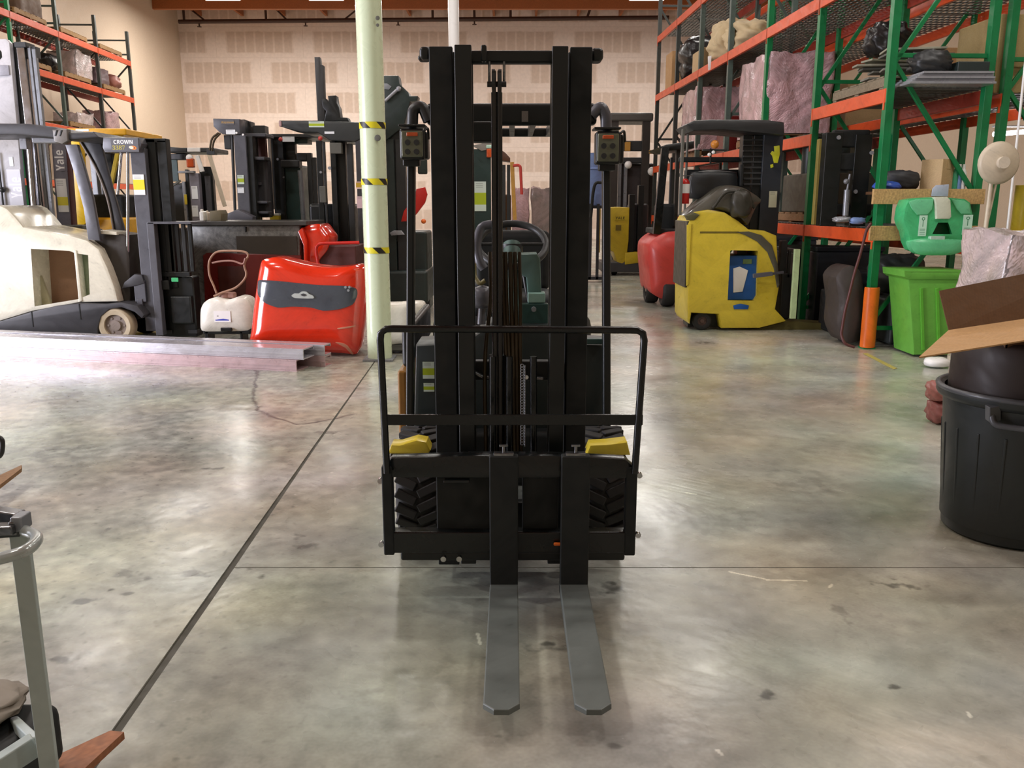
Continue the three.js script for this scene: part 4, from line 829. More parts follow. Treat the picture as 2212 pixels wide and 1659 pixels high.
// ------------------------------------------------------------------ seen through and beside the black mast
{
  const D = 12.2, t = thing('order_picker', 'dark green mast with a tilted head and red lever behind the caution column', 'order picker', base(855, D));
  part('mast_head', [PP([[826, 163], [860, 163], [863, 181], [882, 199], [884, 207], [902, 207], [901, 217], [886, 219], [872, 272], [830, 306], [822, 260]], D, 0.3, 0.012)], mat.dkGreen, t);
  part('head_arm', [rod(W(832, 218, D - 0.04), W(860, 192, D - 0.04), 0.022), ball(...W(861, 192, D - 0.04).toArray(), 0.035)], mat.greyLight, t);
  part('emblem', PP([[828, 180], [836, 180], [846, 187], [840, 194], [830, 192]], D - 0.01, 0.02, 0.002), mat.steelPaint, t);
  part('mast_rail', VB(826, 850, 300, D + 0.06, 0.16, 0.2), mat.dkGreen, t);
  part('mast_rail', [VB(853, 874, 300, D + 0.1, 0.16, 0.2), VB(822, 870, 258, D + 0.12, 0.12, 1.0)], mat.dark, t);
  part('operator_compartment', PB(836, 500, 924, 690, D + 0.3, 0.8, 0.04), mat.dkGreen, t); part('control_box', PB(902, 340, 922, 376, D + 0.2, 0.1, 0.02), mat.dkGreen, t);
  part('lever', PP([[899, 408], [918, 404], [923, 420], [918, 438], [900, 462], [884, 478], [866, 479], [872, 456], [884, 440], [896, 424]], D - 0.02, 0.06, 0.012), mat.red, t, { label: 'red lever' });
  part('marker_lamp', ball(...W(915, 478, D - 0.02).toArray(), 0.035), mat.orange, t);
  part('rust_panel', PB(893, 610, 920, 656, D + 0.2, 0.1, 0.01), M(120, 62, 36, 0.7), t);
  part('headlight', PP([[842, 503], [850, 498], [866, 498], [873, 507], [845, 509]], D - 0.05, 0.1, 0.006), mat.greyLight, t);
  chassis(t, 826, 924, 640, D, 1.1, mat.dkGreen, 0.6);
}
{
  const D = 14.5, t = thing('reach_truck', 'teal mast with lime and white sticker seen between the black mast rails', 'reach truck', base(1035, D));
  part('mast_rail', VB(1008, 1060, 322, D, 0.15, 0.3), M(34, 56, 52, 0.6), t);
  part('mast_head', PP([[1020, 314], [1060, 306], [1062, 322], [1040, 326]], D - 0.02, 0.2, 0.006), M(150, 146, 138, 0.5), t);
  const be = part('beacon', PB(1051, 321, 1064, 340, D - 0.06, 0.1, 0.015), mat.orangeLamp, t);
  part('beacon_cap', PB(1050, 313, 1064, 321, D - 0.06, 0.1, 0.02), mat.mintPale, be);
  plate('decal', 1025, 392, 1050, 456, D - 0.01, stickerLime, t);
  chassis(t, 1000, 1070, 480, D, 1.2, mat.dkGreen, 1.1);
}
{
  const D = 20, t = thing('forklift', 'far brown truck with a mustard post and thin red guard tube', 'forklift', base(1105, D));
  part('guard_roof', PP([[1080, 322], [1092, 330], [1102, 341], [1102, 349], [1080, 346]], D, 0.6, 0.01), M(88, 52, 30, 0.6), t);
  part('guard_post', bar(W(1106, 350, D), W(1112, 475, D), 0.09, 0.08), M(206, 158, 78, 0.5), t, { label: 'mustard post' });
  part('guard_tube', pipe([W(1108, 358, D - .1), W(1124, 356, D - .1), W(1127, 420, D - .1)], 0.08, 0.035), mat.redSoft, t);
  part('mast_rail', [VB(1084, 1092, 356, D + 0.1, 0.1, 0.4), VB(1095, 1102, 356, D + 0.1, 0.1, 0.4)], mat.dark, t);
  part('cab', PB(1080, 420, 1104, 500, D + 0.3, 0.8, 0.04), mat.cardDark, t);
  chassis(t, 1076, 1116, 500, D + .2, 1.1, mat.dark, 0.8);
}
solo('wrapped_bundle', wrapBox(V(W(1124, 470, 22).x, 0.95, -22), 0.45, 1.9, 0.5, 0.05, 4, 3, 14), mat.film, 'pale film-wrapped bundle beside the mustard post, above the steering wheel', 'bundle');
solo('wrapped_bundle', wrapBox(V(W(1168, 470, 22).x, 0.95, -22), 0.5, 1.9, 0.5, 0.07, 4, 8, 14), mat.filmGrey, 'mauve film-wrapped bundle near the inner edge of the mast, above the steering wheel', 'bundle');
{
  const D = 17, t = thing('barrel_truck', 'blue drum truck with a dark hose arch beside the work lamp', 'hand truck', base(1285, D));
  part('drum', [new THREE.CylinderGeometry(0.22, 0.22, 1.0, 24).translate(W(1282, 400, D).x, 2.0, -D - 0.3), new THREE.TorusGeometry(0.22, 0.02, 8, 24).rotateX(Math.PI / 2).translate(W(1282, 400, D).x, 2.2, -D - 0.3)], mat.sky, t);
  part('frame', [VB(1272, 1280, 440, D, 0.08, 0.05), VB(1290, 1296, 440, D, 0.08, 0.05), bx(0.5, 0.06, 0.4, W(1282, 400, D).x, 0.08, -D - 0.2), bx(0.4, 0.06, 0.5, W(1282, 400, D).x, 1.47, -D - 0.3)], mat.darkBlue, t);
  part('hose_arch', tube([W(1276, 470, D - .1), W(1284, 402, D - .1), W(1300, 394, D - .1)], 0.03, 20, 8), mat.blackMat, t);
}
{
  const D = 21, t = thing('forklift', 'distant forklift with a square grey guard frame against the pale wall', 'forklift', base(1365, D));
  part('guard_roof', PB(1318, 243, 1412, 262, D, 1.0, 0.05), M(84, 80, 76, 0.6), t);
  part('guard_pillar', VB(1321, 1337, 258, D + 0.05, 0.15, 1.2), M(56, 50, 46, 0.6), t);
  part('guard_pillar', VB(1389, 1406, 258, D + 0.05, 0.15, 1.2), M(56, 50, 46, 0.6), t);
  part('mast_bar', [PB(1326, 304, 1404, 326, D + 0.1, 0.2, 0.02), PB(1340, 340, 1400, 352, D + 0.1, 0.2, 0.02)], mat.dark, t);
  part('amber_marker', [PB(1350, 306, 1362, 326, D + 0.02, 0.1), PB(1402, 324, 1420, 332, D + 0.02, 0.1)], M(190, 140, 60, 0.5), t);
  part('headlight', [ball(...W(1408, 370, D - 0.1).toArray(), 0.1), ball(...W(1357, 356, D).toArray(), 0.09)], mat.white, t);
  part('mast_rail', [VB(1322, 1330, 350, D + 0.15, 0.1, 0.4), VB(1336, 1343, 350, D + 0.15, 0.1, 0.4), VB(1349, 1356, 350, D + 0.15, 0.1, 0.4)], mat.steelPaint, t);
  part('body', PB(1330, 352, 1412, 520, D + 0.3, 1.4, 0.08), M(62, 54, 54, 0.7), t);
  chassis(t, 1322, 1412, 520, D + .2, 1.2, mat.dark, 0.8);
}

// ------------------------------------------------------------------ the aisle side
function quadSlab(a, b, c, d, th) {        // a thin board between four corners
  const n = b.clone().sub(a).cross(d.clone().sub(a)).normalize().multiplyScalar(th);
  const q = [a, b, c, d], r = q.map(p => p.clone().sub(n)), pos = [], f = (i, j, k, l) => { for (const p of [i, j, k, i, k, l]) pos.push(p.x, p.y, p.z); };
  f(...q); f(r[3], r[2], r[1], r[0]);
  for (let i = 0; i < 4; i++) { const j = (i + 1) % 4; f(q[j], q[i], r[i], r[j]); }
  const g = new THREE.BufferGeometry(); g.setAttribute('position', new THREE.Float32BufferAttribute(pos, 3)); g.computeVertexNormals();
  return g;
}
{
  const D = 10.4, t = thing('pallet_truck', 'scratched yellow stand-up pallet truck with blue battery visible through its side opening', 'pallet truck', base(1570, D));
  part('body', PP([[1488, 483], [1501, 458], [1530, 453], [1566, 459], [1595, 477], [1618, 496], [1651, 498], [1678, 509], [1680, 550], [1683, 623], [1675, 668], [1699, 694], [1640, 709], [1559, 709], [1553, 679], [1494, 676], [1490, 700], [1485, 690], [1486, 618]], D, 0.85, 0.02, [[[1574, 539], [1580, 537], [1637, 538], [1641, 542], [1638, 640], [1630, 653], [1568, 652]]]), mat.yellow, t);
  part('side_cover', bx(0.03, W(1487, 478, D).y - W(1487, 622, D).y, 0.76, W(1486, 550, D).x - 0.004, (W(1487, 478, D).y + W(1487, 622, D).y) / 2, -D - 0.42, 0.01), M(66, 62, 50, 0.6), t);
  part('edge_strip', PP([[1484, 486], [1494, 484], [1488, 614], [1483, 618]], D - 0.012, 0.03, 0.006), mat.yellow, t);
  part('corner_cap', PP([[1481, 466], [1500, 459], [1512, 464], [1500, 476], [1486, 476]], D - 0.02, 0.1, 0.012), M(92, 90, 60, 0.6), t);
  part('trim_band', PP([[1590, 501], [1618, 500], [1645, 508], [1668, 530], [1680, 570], [1684, 616], [1679, 622], [1672, 580], [1658, 545], [1636, 522], [1610, 508]], D - 0.012, 0.03, 0.006), M(88, 86, 70, 0.6), t);
  part('groove', PB(1512, 500, 1596, 504, D - 0.004, 0.01, 0), M(120, 106, 36, 0.6), t);
  part('battery', [PB(1566, 552, 1640, 648, D + 0.12, 0.5, 0.01)], mat.blue, t, { label: 'blue battery' });
  part('paper', [PP([[1584, 580], [1598, 576], [1616, 584], [1612, 600], [1604, 630], [1584, 632]], D + 0.11, 0.01, 0.002)], mat.white, t);
  part('paper', PB(1605, 560, 1624, 570, D + 0.11, 0.01, 0.002), M(110, 140, 90, 0.6), t);
  part('maker_badge', PP([[1584, 660], [1600, 656], [1618, 660], [1616, 668], [1586, 668]], D - 0.012, 0.02, 0.003), mat.blue, t);
  part('handle_bar', [bar(W(1627, 596, D - 0.1), W(1668, 591, D - 0.1), 0.05, 0.05), bar(W(1664, 592, D - .1), W(1692, 588, D - 0.05), 0.03, 0.03)], mat.greyTruck, t);
  const wc = W(1515, 700, D + 0.1); wc.y = 0.115;
  const wh = part('wheel', tyreShape(wc, 0.115, 0.1, 'z', 0.5, 28), mat.rubber, t);
  part('hub', hubShape(wc, 0.06, 0.09, 'z'), M(92, 70, 62, 0.7), wh);
  part('wheel', [tyreShape(V(wc.x + 0.7, 0.1, wc.z - 0.4), 0.1, 0.1, 'z', 0.1, 24)], mat.rubber, t);
  part('wheel_well', PB(1486, 672, 1556, 706, D + 0.2, 0.3), mat.black, t);
  // fabric sheet draped over the controls
  part('draped_sheet', [dome([[1484, 466], [1500, 450], [1527, 428], [1552, 408], [1570, 400], [1592, 402], [1611, 408], [1644, 431], [1634, 446], [1626, 462], [1615, 486], [1600, 474], [1566, 456], [1530, 452], [1502, 456]], D + 0.1, 0.5, 0.06, 4, 3)], M(86, 84, 74, 0.45, 0, { clearcoat: 0.4 }), t);
  part('control_pod', [lump(W(1600, 440, D + 0.02), 0.13, 0.17, 0.12, 0.15, 2, 0.3, 24), tube([W(1540, 450, D), W(1570, 415, D), W(1612, 420, D), W(1630, 450, D)], 0.018, 24, 8)], M(60, 58, 50, 0.5), t);
  // mast, guard, lights
  part('guard_roof', [PP([[1486, 268], [1500, 260], [1540, 258], [1660, 259], [1694, 264], [1696, 292], [1650, 288], [1560, 280], [1498, 282]], D + 0.1, 0.8, 0.02)], mat.dark, t);
  part('mast_rail', VB(1652, 1694, 270, D + 0.3, 0.2, 0.5), mat.darkBlue, t);
  part('mast_rail', [VB(1606, 1626, 292, D + 0.35, 0.16, 0.5), VB(1630, 1650, 292, D + 0.35, 0.16, 0.5)], mat.black, t);
  for (let k = 0; k < 9; k++) part('mast_rung', PB(1606, 300 + k * 12, 1650, 304 + k * 12, D + 0.32, 0.03, 0.004), mat.dark, t);
  part('guard_pillar', [VB(1474, 1480, 278, D + 0.2, 0.06, 1.4), VB(1485, 1489, 280, D + 0.6, 0.05, 1.3)], mat.greyCloth, t);
  part('guard_bar', [PB(1468, 339, 1606, 350, D + 0.5, 0.1, 0.02), PB(1480, 366, 1604, 405, D + 0.6, 0.1, 0.02), PB(1600, 355, 1606, 402, D + 0.3, 0.05)], mat.blackMat, t);
  part('back_pad', [lump(W(1540, 400, D + 0.55), 0.32, 0.18, 0.1, 0.06, 2, 0.6, 24)], mat.dark, t);
  part('beacon', ball(...W(1544, 312, D + 0.1).toArray(), 0.05), M(216, 140, 50, 0.4), t);
  for (const [x, y] of [[1532, 334], [1541, 329]]) part('lamp_bulb', ball(...W(x, y, D + 0.1).toArray(), 0.022), mat.white, t);
  part('lamp_rack', [PB(1518, 322, 1570, 326, D + 0.16, 0.05), rod(W(1535, 322, D + .16), W(1535, 352, D + .3), 0.012)], mat.dark, t);
  const pm = mat.yellowGreen;
  part('paint_mark', [PP([[1672, 316], [1684, 314], [1685, 332], [1680, 352], [1672, 352], [1668, 336], [1664, 332], [1668, 326], [1673, 328]], D + 0.295, 0.006, 0.001), PP([[1664, 356], [1670, 354], [1671, 361], [1665, 363]], D + 0.295, 0.006, 0.001)], pm, t);
  plate('decal', 1661, 413, 1678, 448, D + 0.29, sticker([[1, '#c4c6ae']]), t);
  // fork side
  part('load_post', bar(W(1722, 538, D - 0.02), W(1712, 688, D - 0.02), 0.068, 0.05), mat.paleGreen, t, { label: 'pale green upright bar' });
  part('fork_arm', [PP([[1640, 709], [1700, 694], [1806, 700], [1806, 716], [1640, 716]], D + 0.1, 0.3, 0.01)], M(104, 96, 50, 0.7), t);
  part('fork_carriage', [PB(1686, 590, 1708, 690, D + 0.3, 0.2, 0.02), PB(1686, 520, 1700, 590, D + 0.35, 0.1), PB(1702, 540, 1708, 600, D + 0.3, 0.05)], mat.dark, t);
}
{
  const ex = thing('fire_extinguisher', 'red fire extinguisher with white label hanging on the yellow truck frame', 'fire extinguisher', [W(1478, 410, 10.72).x, W(1478, 440, 10.72).y, -10.72]);
  const a = W(1478, 440, 10.72), b = W(1478, 386, 10.72), r = 0.058;
  part('cylinder', new THREE.LatheGeometry([[0, 0], [r, 0], [r, (b.y - a.y) * .82], [r * .7, (b.y - a.y) * .95], [0.02, b.y - a.y]].map(p => new THREE.Vector2(...p)), 20).translate(a.x, a.y, a.z), mat.red, ex);
  part('label', new THREE.CylinderGeometry(r + .003, r + .003, 0.11, 20, 1, true).translate(a.x, a.y + 0.18, a.z), mat.white, ex);
  part('valve', [bx(0.03, 0.03, 0.03, a.x, b.y + 0.02, a.z), bx(0.12, 0.012, 0.02, a.x + .03, b.y + .035, a.z)], mat.steel, ex);
}
{
  const D = 12.9, t = thing('forklift', 'red forklift with black guard frame parked behind the yellow pallet truck', 'forklift', base(1440, D));
  part('counterweight', [dome([[1418, 512], [1440, 502], [1462, 500], [1490, 500], [1500, 560], [1500, 646], [1462, 648], [1446, 650], [1426, 644], [1408, 632], [1404, 600], [1400, 556], [1402, 528]], D, 1.1, 0.12, 4, 3)], mat.redSoft, t);
  part('hood_vent', PB(1412, 494, 1470, 506, D + 0.1, 0.8, 0.02), mat.blackMat, t);
  part('guard_pillar', bar(W(1437, 318, D + 0.2), W(1418, 506, D + 0.1), 0.11, 0.1), mat.blackGloss, t);
  part('guard_pillar', [VB(1462, 1470, 318, D + 0.3, 0.1, 1.2), VB(1449, 1454, 340, D + 0.6, 0.06, 1.2)], mat.dark, t);
  part('guard_roof', PP([[1424, 318], [1440, 312], [1500, 304], [1500, 320], [1440, 326]], D + 0.2, 1.1, 0.02), mat.black, t);
  part('seat', [PB(1420, 440, 1462, 500, D + 0.4, 0.4, 0.06)], mat.blackMat, t);
  for (const [x, dz, r] of [[1441, -0.02, 0.24], [1406, 0.5, 0.22]]) { const c = W(x, 640, D + dz + 0.12); c.y = r; const w = part('wheel', tyreShape(c, r, 0.2, 'x', 0.55), mat.rubber, t); part('hub', hubShape(c, r * .55, 0.18, 'x'), mat.hub, w); }
}
{
  const D = 18.6, t = thing('order_picker', 'far yellow order picker with a tall yellow panel beside the aisle', 'order picker', base(1345, D));
  part('battery_cover', PP([[1318, 448], [1340, 447], [1360, 448], [1358, 520], [1353, 560], [1344, 572], [1334, 566], [1326, 545], [1318, 540]], D, 0.8, 0.02), mat.yellowDull, t);
  plate('lettering', 1328, 466, 1356, 476, D - 0.008, canvasMat(128, 48, (x) => { x.fillStyle = '#bda624'; x.fillRect(0, 0, 128, 48); x.fillStyle = '#3a3416'; x.font = 'bold 40px sans-serif'; x.fillText('YALE', 8, 38); }), t);
  part('emblem', PB(1330, 486, 1342, 498, D - 0.01, 0.02, 0.004), M(120, 104, 34, 0.6), t);
  part('side_bar', VB(1290, 1298, 450, D, 0.1, 0.5), M(180, 150, 70, 0.5), t);
  part('mast_rail', [VB(1360, 1372, 420, D + 0.1, 0.2, 0.3), VB(1380, 1392, 400, D + 0.1, 0.2, 0.3)], mat.black, t);
  part('platform', [PP([[1350, 546], [1388, 544], [1392, 560], [1380, 568], [1350, 572]], D - 0.02, 0.6, 0.02)], mat.yellowDull, t);
  part('chassis', [PB(1300, 566, 1392, 588, D, 0.9, 0.03), PB(1362, 440, 1400, 545, D + 0.3, 0.7, 0.06)], mat.charcoal, t);
  part('wheel', [tyreShape(V(W(1330, 588, D).x, 0.15, -D - 0.3), 0.15, 0.12, 'x')], mat.rubber, t);
}
// ------------------------------------------------------------------ loads on the aisle rack
const rackX = z => NEAR.x - 0.0431 * (NEAR.z - z);          // x of the rack's front plane at a depth
function pallet(name, label, cx, y, cz, w, d, o = {}) {
  const t = thing(name, label, 'pallet', [cx, y, cz], o.turn ?? YAW, o.group), L = { local: true }, n = 6;
  for (let i = 0; i < n; i++) part('deck_board', bx(w, 0.018, d / n * 0.72, 0, 0.125, -d / 2 + d * (i + .5) / n, 0.003), o.m || mat.pallet, t, L);
  for (const x of [-1, 0, 1]) part('stringer', bx(0.04, 0.09, d, x * (w / 2 - 0.02), 0.07, 0, 0.003), o.m || mat.pallet, t, L);
  for (let i = 0; i < 3; i++) part('bottom_board', bx(w, 0.018, 0.1, 0, 0.012, (i - 1) * (d / 2 - 0.06), 0.003), o.m || mat.pallet, t, L);
  return t;
}
const LV = 2.395;
pallet('pallet', 'wooden pallet under the pink film-wrapped load nearer the camera', rackX(-13.65) + 0.53, LV, -13.65, 0.98, 1.55);
pallet('pallet', 'wooden pallet under the farther mauve film-wrapped load', rackX(-17.5) + 0.53, LV, -17.5, 0.98, 1.55);
solo('wrapped_load', wrapBox(V(rackX(-13.65) + 0.5, LV + 0.14 + 0.56, -13.65), 1.0, 1.12, 1.6, 0.045, 4, 2), mat.film, 'pink film-wrapped pallet load on the rack above the yellow truck roof', 'wrapped load');
solo('wrapped_load', wrapBox(V(rackX(-17.5) + 0.48, LV + 0.14 + 0.57, -17.5), 1.02, 1.14, 1.6, 0.06, 4, 5), mat.film, 'creased mauve film-wrapped load deeper along the same rack level', 'wrapped load');
solo('carton_stack', [bx(0.9, 0.6, 0.9, rackX(-15.6) + 0.6, LV + 0.3, -15.6, 0.01)], mat.redDark, 'dark red case on the rack level between the two film-wrapped loads', 'case');
// upper level: boxes, bags, cloth
const LU = 3.995;
function carton(label, cx, y, cz, w, h, d, m = mat.card, turn = YAW) {
  const t = thing('cardboard_box', label, 'box', [cx, y, cz], turn), L = { local: true };
  part('walls', bx(w, h, d, 0, h / 2, 0, 0.008), m, t, L);
  part('packing_tape', [bx(0.06, 0.004, d * 1.001, 0, h + 0.001, 0), bx(0.06, h * 0.3, 0.004, 0, h * 0.85, d / 2 + 0.001)], mat.cardLight, t, L);
  for (const s of [-1, 1]) part('flap', bx(w * 0.485, 0.005, d * 0.98, s * w * 0.247, h + 0.0005, 0), m, t, L);
  return t;
}
carton('tall tan box at the far end of the upper rack level, under a black bag', rackX(-19.6) + 0.35, LU, -19.7, 0.62, 0.75, 0.6);
carton('low tan box beside the black bag on the upper rack level', rackX(-17.3) + 0.42, LU, -17.3, 0.7, 0.4, 0.8, mat.cardLight);
solo('bin_bag', lump(V(rackX(-18.4) + 0.45, LU + 0.42, -18.4), 0.48, 0.42, 0.55, 0.2, 2.2, 0.3, 36, 4), mat.bag, 'black plastic bag slumped between tan boxes on the upper rack level', 'bag');
solo('cloth_bundle', [lump(V(rackX(-16.1) + 0.3, LU + 0.34, -15.9), 0.36, 0.34, 0.42, 0.3, 2.0, 0.3, 40, 9), lump(V(rackX(-15) + 0.34, LU + 0.25, -15.1), 0.36, 0.25, 0.5, 0.3, 2.4, 0.3, 30, 6)], mat.cloth, 'cream cloth bundle heaped on the upper orange rack beam', 'cloth');
solo('case', bx(0.5, 0.34, 0.6, rackX(-16.6) + 0.55, LU + 0.17, -16.45, 0.03), mat.greyCloth, 'grey case tucked behind the cream cloth bundle', 'case');
solo('paper_tag', PP([[1529, 122], [1537, 120], [1535, 150], [1530, 152]], 14.95, 0.006, 0.001), mat.white, 'white paper tag hanging from the upper orange beam', 'tag');
// near bay, middle level: pallet of grey slats, black bag, sheets
const LN = 2.695;
pallet('pallet', 'weathered pallet loaded with grey slats and scrap on the nearest rack bay', rackX(-9.95) + 0.47, LN, -9.95, 0.9, 1.3, { m: M(150, 142, 122, 0.85, 0, { map: woodMap }) });
{
  const g = [], x0 = rackX(-9.95) + 0.47;
  for (let i = 0; i < 12; i++) { const m = rr(0.5, 0.88); const b = bx(m, 0.022, rr(0.12, 0.3), rr(-0.05, 0.05), 0, 0, 0.004); b.rotateY(rr(-0.25, 0.25)).rotateX(rr(-.03, .03)); b.translate(x0 + rr(-.03, .03), LN + 0.15 + i * 0.026, -9.95 + rr(-0.45, 0.45)); solo('grey_strip', b, i % 3 ? M(138 + i * 2, 136 + i * 2, 126 + i, 0.7) : mat.greyCloth, 'grey strip lying in the loose heap on the weathered pallet', 'strip', 'grey strips heaped on the weathered pallet'); }
}
solo('bin_bag', lump(V(rackX(-10.1) + 0.42, LN + 0.64, -10.2), 0.22, 0.2, 0.24, 0.3, 2.6, 0.2, 34, 12), mat.bag, 'shaggy black bag on top of the grey slat heap', 'bag');
for (let i = 0; i < 5; i++) solo('grey_sheet', bx(0.86 - i * 0.04, 0.022, 0.5, rackX(-9.0) + 0.52 + i * 0.012, LN + 0.012 + i * 0.024, -9.12 - (i % 2) * 0.02, 0.003), mat.greyLight, 'flat grey sheet behind the nearest green frame, ' + ['lowest', 'second lowest', 'middle', 'second from top', 'topmost'][i] + ' of the stack', 'sheet', 'grey sheets stacked behind the nearest green frame');
solo('machine_part', [lump(V(rackX(-9.1) + 0.4, LN + 0.24, -9.15), 0.2, 0.11, 0.16, 0.3, 3, 0.4, 26, 3)], mat.dark, 'dark machine part resting on the grey sheets', 'machine part');
solo('green_crate', bx(0.32, 0.1, 0.3, rackX(-9.1) + 0.78, LN + 0.18, -9.15, 0.01), mat.dkGreen, 'flat dark green crate on the grey sheets beside the upright', 'crate');
// back-to-back rack: cartons
{
  const bxX = NEAR.x + 1.32 + 0.5, y = 2.675;
  carton('large tan box seen past the nearest green post, upper right rack', bxX - 0.2, y, -9.85, 0.8, 0.78, 0.8, M(186, 164, 112, 0.85, 0, { map: paperMap }), YAW);
  carton('tall pale box seen through the nearest green frame', bxX - 0.1, y, -11.6, 0.8, 0.75, 0.8, mat.card, YAW);
  carton('tan box behind the black bag, seen through the rack', bxX - 0.1, y, -14.3, 0.8, 0.7, 0.9, mat.cardLight, YAW);
  carton('olive tan box on the back rack above the grey sheets', bxX, y, -16.9, 0.8, 0.8, 0.9, M(170, 150, 96, 0.85, 0, { map: paperMap }), YAW);
}
// near bay, lower level: black mast section, papers
{
  const D = 9.6, t = thing('mast_section', 'black greasy mast section with a chrome cylinder standing on the lower rack beam', 'mast section', [W(1840, 470, D).x, 1.28, -D - 0.1]);
  part('rail', [VB(1786, 1822, 286, D, 0.14, 1.29), VB(1850, 1886, 290, D, 0.14, 1.29)], mat.black, t);
  part('cross_plate', [PB(1800, 280, 1880, 318, D + 0.03, 0.08, 0.02), PB(1800, 330, 1884, 368, D + 0.02, 0.1, 0.02), PB(1800, 440, 1884, 466, D + 0.05, 0.1, 0.02)], mat.blackMat, t);
  part('cylinder', [rod(W(1826, 466, D - 0.03), W(1830, 410, D - 0.03), 0.032, 16), rod(W(1830, 412, D - 0.03), W(1836, 376, D - 0.03), 0.012), ball(...W(1828, 392, D - .03).toArray(), 0.03)], mat.steelPaint, t);
  for (const [x, y] of [[1812, 297], [1848, 414], [1883, 330]]) part('bolt', disc(W(x, y, D - 0.01), 0.022, 0.02, 'z', 10), mat.greyLight, t);
}
solo('mustard_post', VB(1770, 1783, 300, 10.2, 0.08, 1.29), M(150, 134, 66, 0.7), 'thin mustard bar standing next to the black mast section', 'bar');
solo('rag', lump(W(1818, 474, 9.3), 0.09, 0.03, 0.08, 0.3, 4, 0.4, 20, 1), mat.greyLight, 'white rag lying on the bright orange lower beam', 'rag');
solo('rag', lump(W(1852, 477, 9.25), 0.08, 0.035, 0.06, 0.3, 4, 0.4, 20, 2), mat.sky, 'pale blue rag lying on the bright orange lower beam', 'rag');
pallet('pallet', 'brown pallet on the lower rack level behind the yellow truck mast', rackX(-11.7) + 0.5, 1.285, -11.75, 0.95, 1.4);
solo('crate', bx(0.85, 0.5, 1.1, rackX(-11.7) + 0.5, 1.285 + 0.135 + 0.25, -11.75, 0.02), M(74, 68, 56, 0.7), 'dull brown crate on the lower rack pallet behind the yellow truck mast', 'crate');
for (let k = 0; k < 4; k++) solo('steel_drum', [new THREE.CylinderGeometry(0.11, 0.11, 0.5, 18).translate(rackX(-11.7) + 0.2 + k * 0.22, 1.92 + 0.25, -11.6), new THREE.TorusGeometry(0.11, 0.01, 6, 18).rotateX(Math.PI / 2).translate(rackX(-11.7) + 0.2 + k * 0.22, 2.3, -11.6)], k % 2 ? M(96, 110, 100, 0.5) : mat.dkGreen, (k % 2 ? 'grey' : 'dark green') + ' canister on the dull brown crate, ' + ['outermost', 'next to outermost', 'next to innermost', 'innermost'][k] + ' of four', 'canister', 'canisters on the crate');
// what lies under the rack
solo('tarpaulin', [dome([[1806, 600], [1822, 580], [1842, 574], [1860, 590], [1866, 640], [1868, 710], [1850, 738], [1824, 738], [1808, 700], [1812, 650]], 9.25, 0.4, 0.08, 3, 3)], M(62, 54, 50, 0.8), 'dark brown tarpaulin heap under the orange beam beside the orange guard', 'tarpaulin');
solo('engine_block', [bx(0.7, 0.5, 0.44, rackX(-10) + 0.38, 0.252, -10.4, 0.03), bx(0.5, 0.25, 0.4, rackX(-10) + 0.38, 0.62, -10.4, 0.04), disc(V(rackX(-10) + 0.23, 0.5, -10.16), 0.12, 0.08, 'z', 24), rod(V(rackX(-10) + 0.53, 0.45, -10.17), V(rackX(-10) + 0.53, 0.8, -10.17), 0.03)], mat.blackMat, 'black engine block on the floor under the nearest rack bay', 'engine');
solo('old_wheel', [tyreShape(V(rackX(-9.7) + 0.05, 0.3, -9.62), 0.2, 0.12, 'z', 0.5), ...hubShape(V(rackX(-9.7) + 0.05, 0.3, -9.62), 0.1, 0.1, 'z'), bx(0.25, 0.1, 0.12, rackX(-9.7) + 0.05, 0.05, -9.62)], mat.rubber, 'old black wheel lying under the rack near the pale green bar', 'wheel');
solo('machine_casing', [lump(V(rackX(-9.6) + 0.55, 0.75, -9.75), 0.3, 0.22, 0.25, 0.2, 3, 0.4, 28, 7), bx(0.6, 0.5, 0.5, rackX(-9.6) + 0.62, 0.26, -9.5, 0.04)], M(58, 64, 62, 0.6), 'dark grey machine casing under the plank shelf', 'machine part');
solo('blue_crate', [bx(0.26, 0.26, 0.3, W(1962, 690, 9.25).x, 0.14, -9.3, 0.01), bx(0.28, 0.03, 0.32, W(1962, 690, 9.25).x, 0.28, -9.3, 0.005)], M(34, 56, 110, 0.5), 'small blue crate on the floor behind the lime bin', 'crate');
solo('power_cord', tube([[1882, 482], [1872, 498], [1866, 520], [1858, 550], [1846, 590], [1836, 630], [1826, 670], [1820, 704], [1818, 724], [1826, 742], [1846, 750]].map(p => W(p[0], p[1], 8.98 + (p[1] > 720 ? (p[1] - 720) * -0.002 : 0))), 0.016, 80, 8), mat.cord, 'dark red cord hanging from the orange lower beam to the floor', 'cord');
// dark crates and cases that fill the floor under the rack
{
  const cr = (label, cx, cz, w, h, d, m) => { const t = thing('storage_crate', label, 'crate', [cx, 0, cz], YAW), L = { local: true };
    part('crate_body', bx(w, h - 0.06, d, 0, (h - 0.06) / 2 + 0.002, 0, 0.02), m, t, L); part('lid', bx(w + 0.03, 0.06, d + 0.03, 0, h - 0.03, 0, 0.015), m, t, L);
    for (const s of [-1, 1]) part('handle', bx(0.14, 0.03, 0.03, s * w * 0.22, h * 0.6, d / 2 + 0.012, 0.008), mat.dark, t, L); };
  cr('black lidded crate under the rack behind the yellow truck fork end', rackX(-12) + 0.45, -12.0, 0.8, 0.95, 1.1, mat.black);
  cr('dark navy lidded crate under the rack behind the engine block', rackX(-11) + 0.5, -11.08, 0.85, 1.0, 0.44, M(30, 36, 46, 0.6));
  cr('charcoal lidded crate under the far rack bay behind the red forklift', rackX(-13.7) + 0.5, -13.7, 0.85, 1.05, 1.4, mat.charcoal);
}
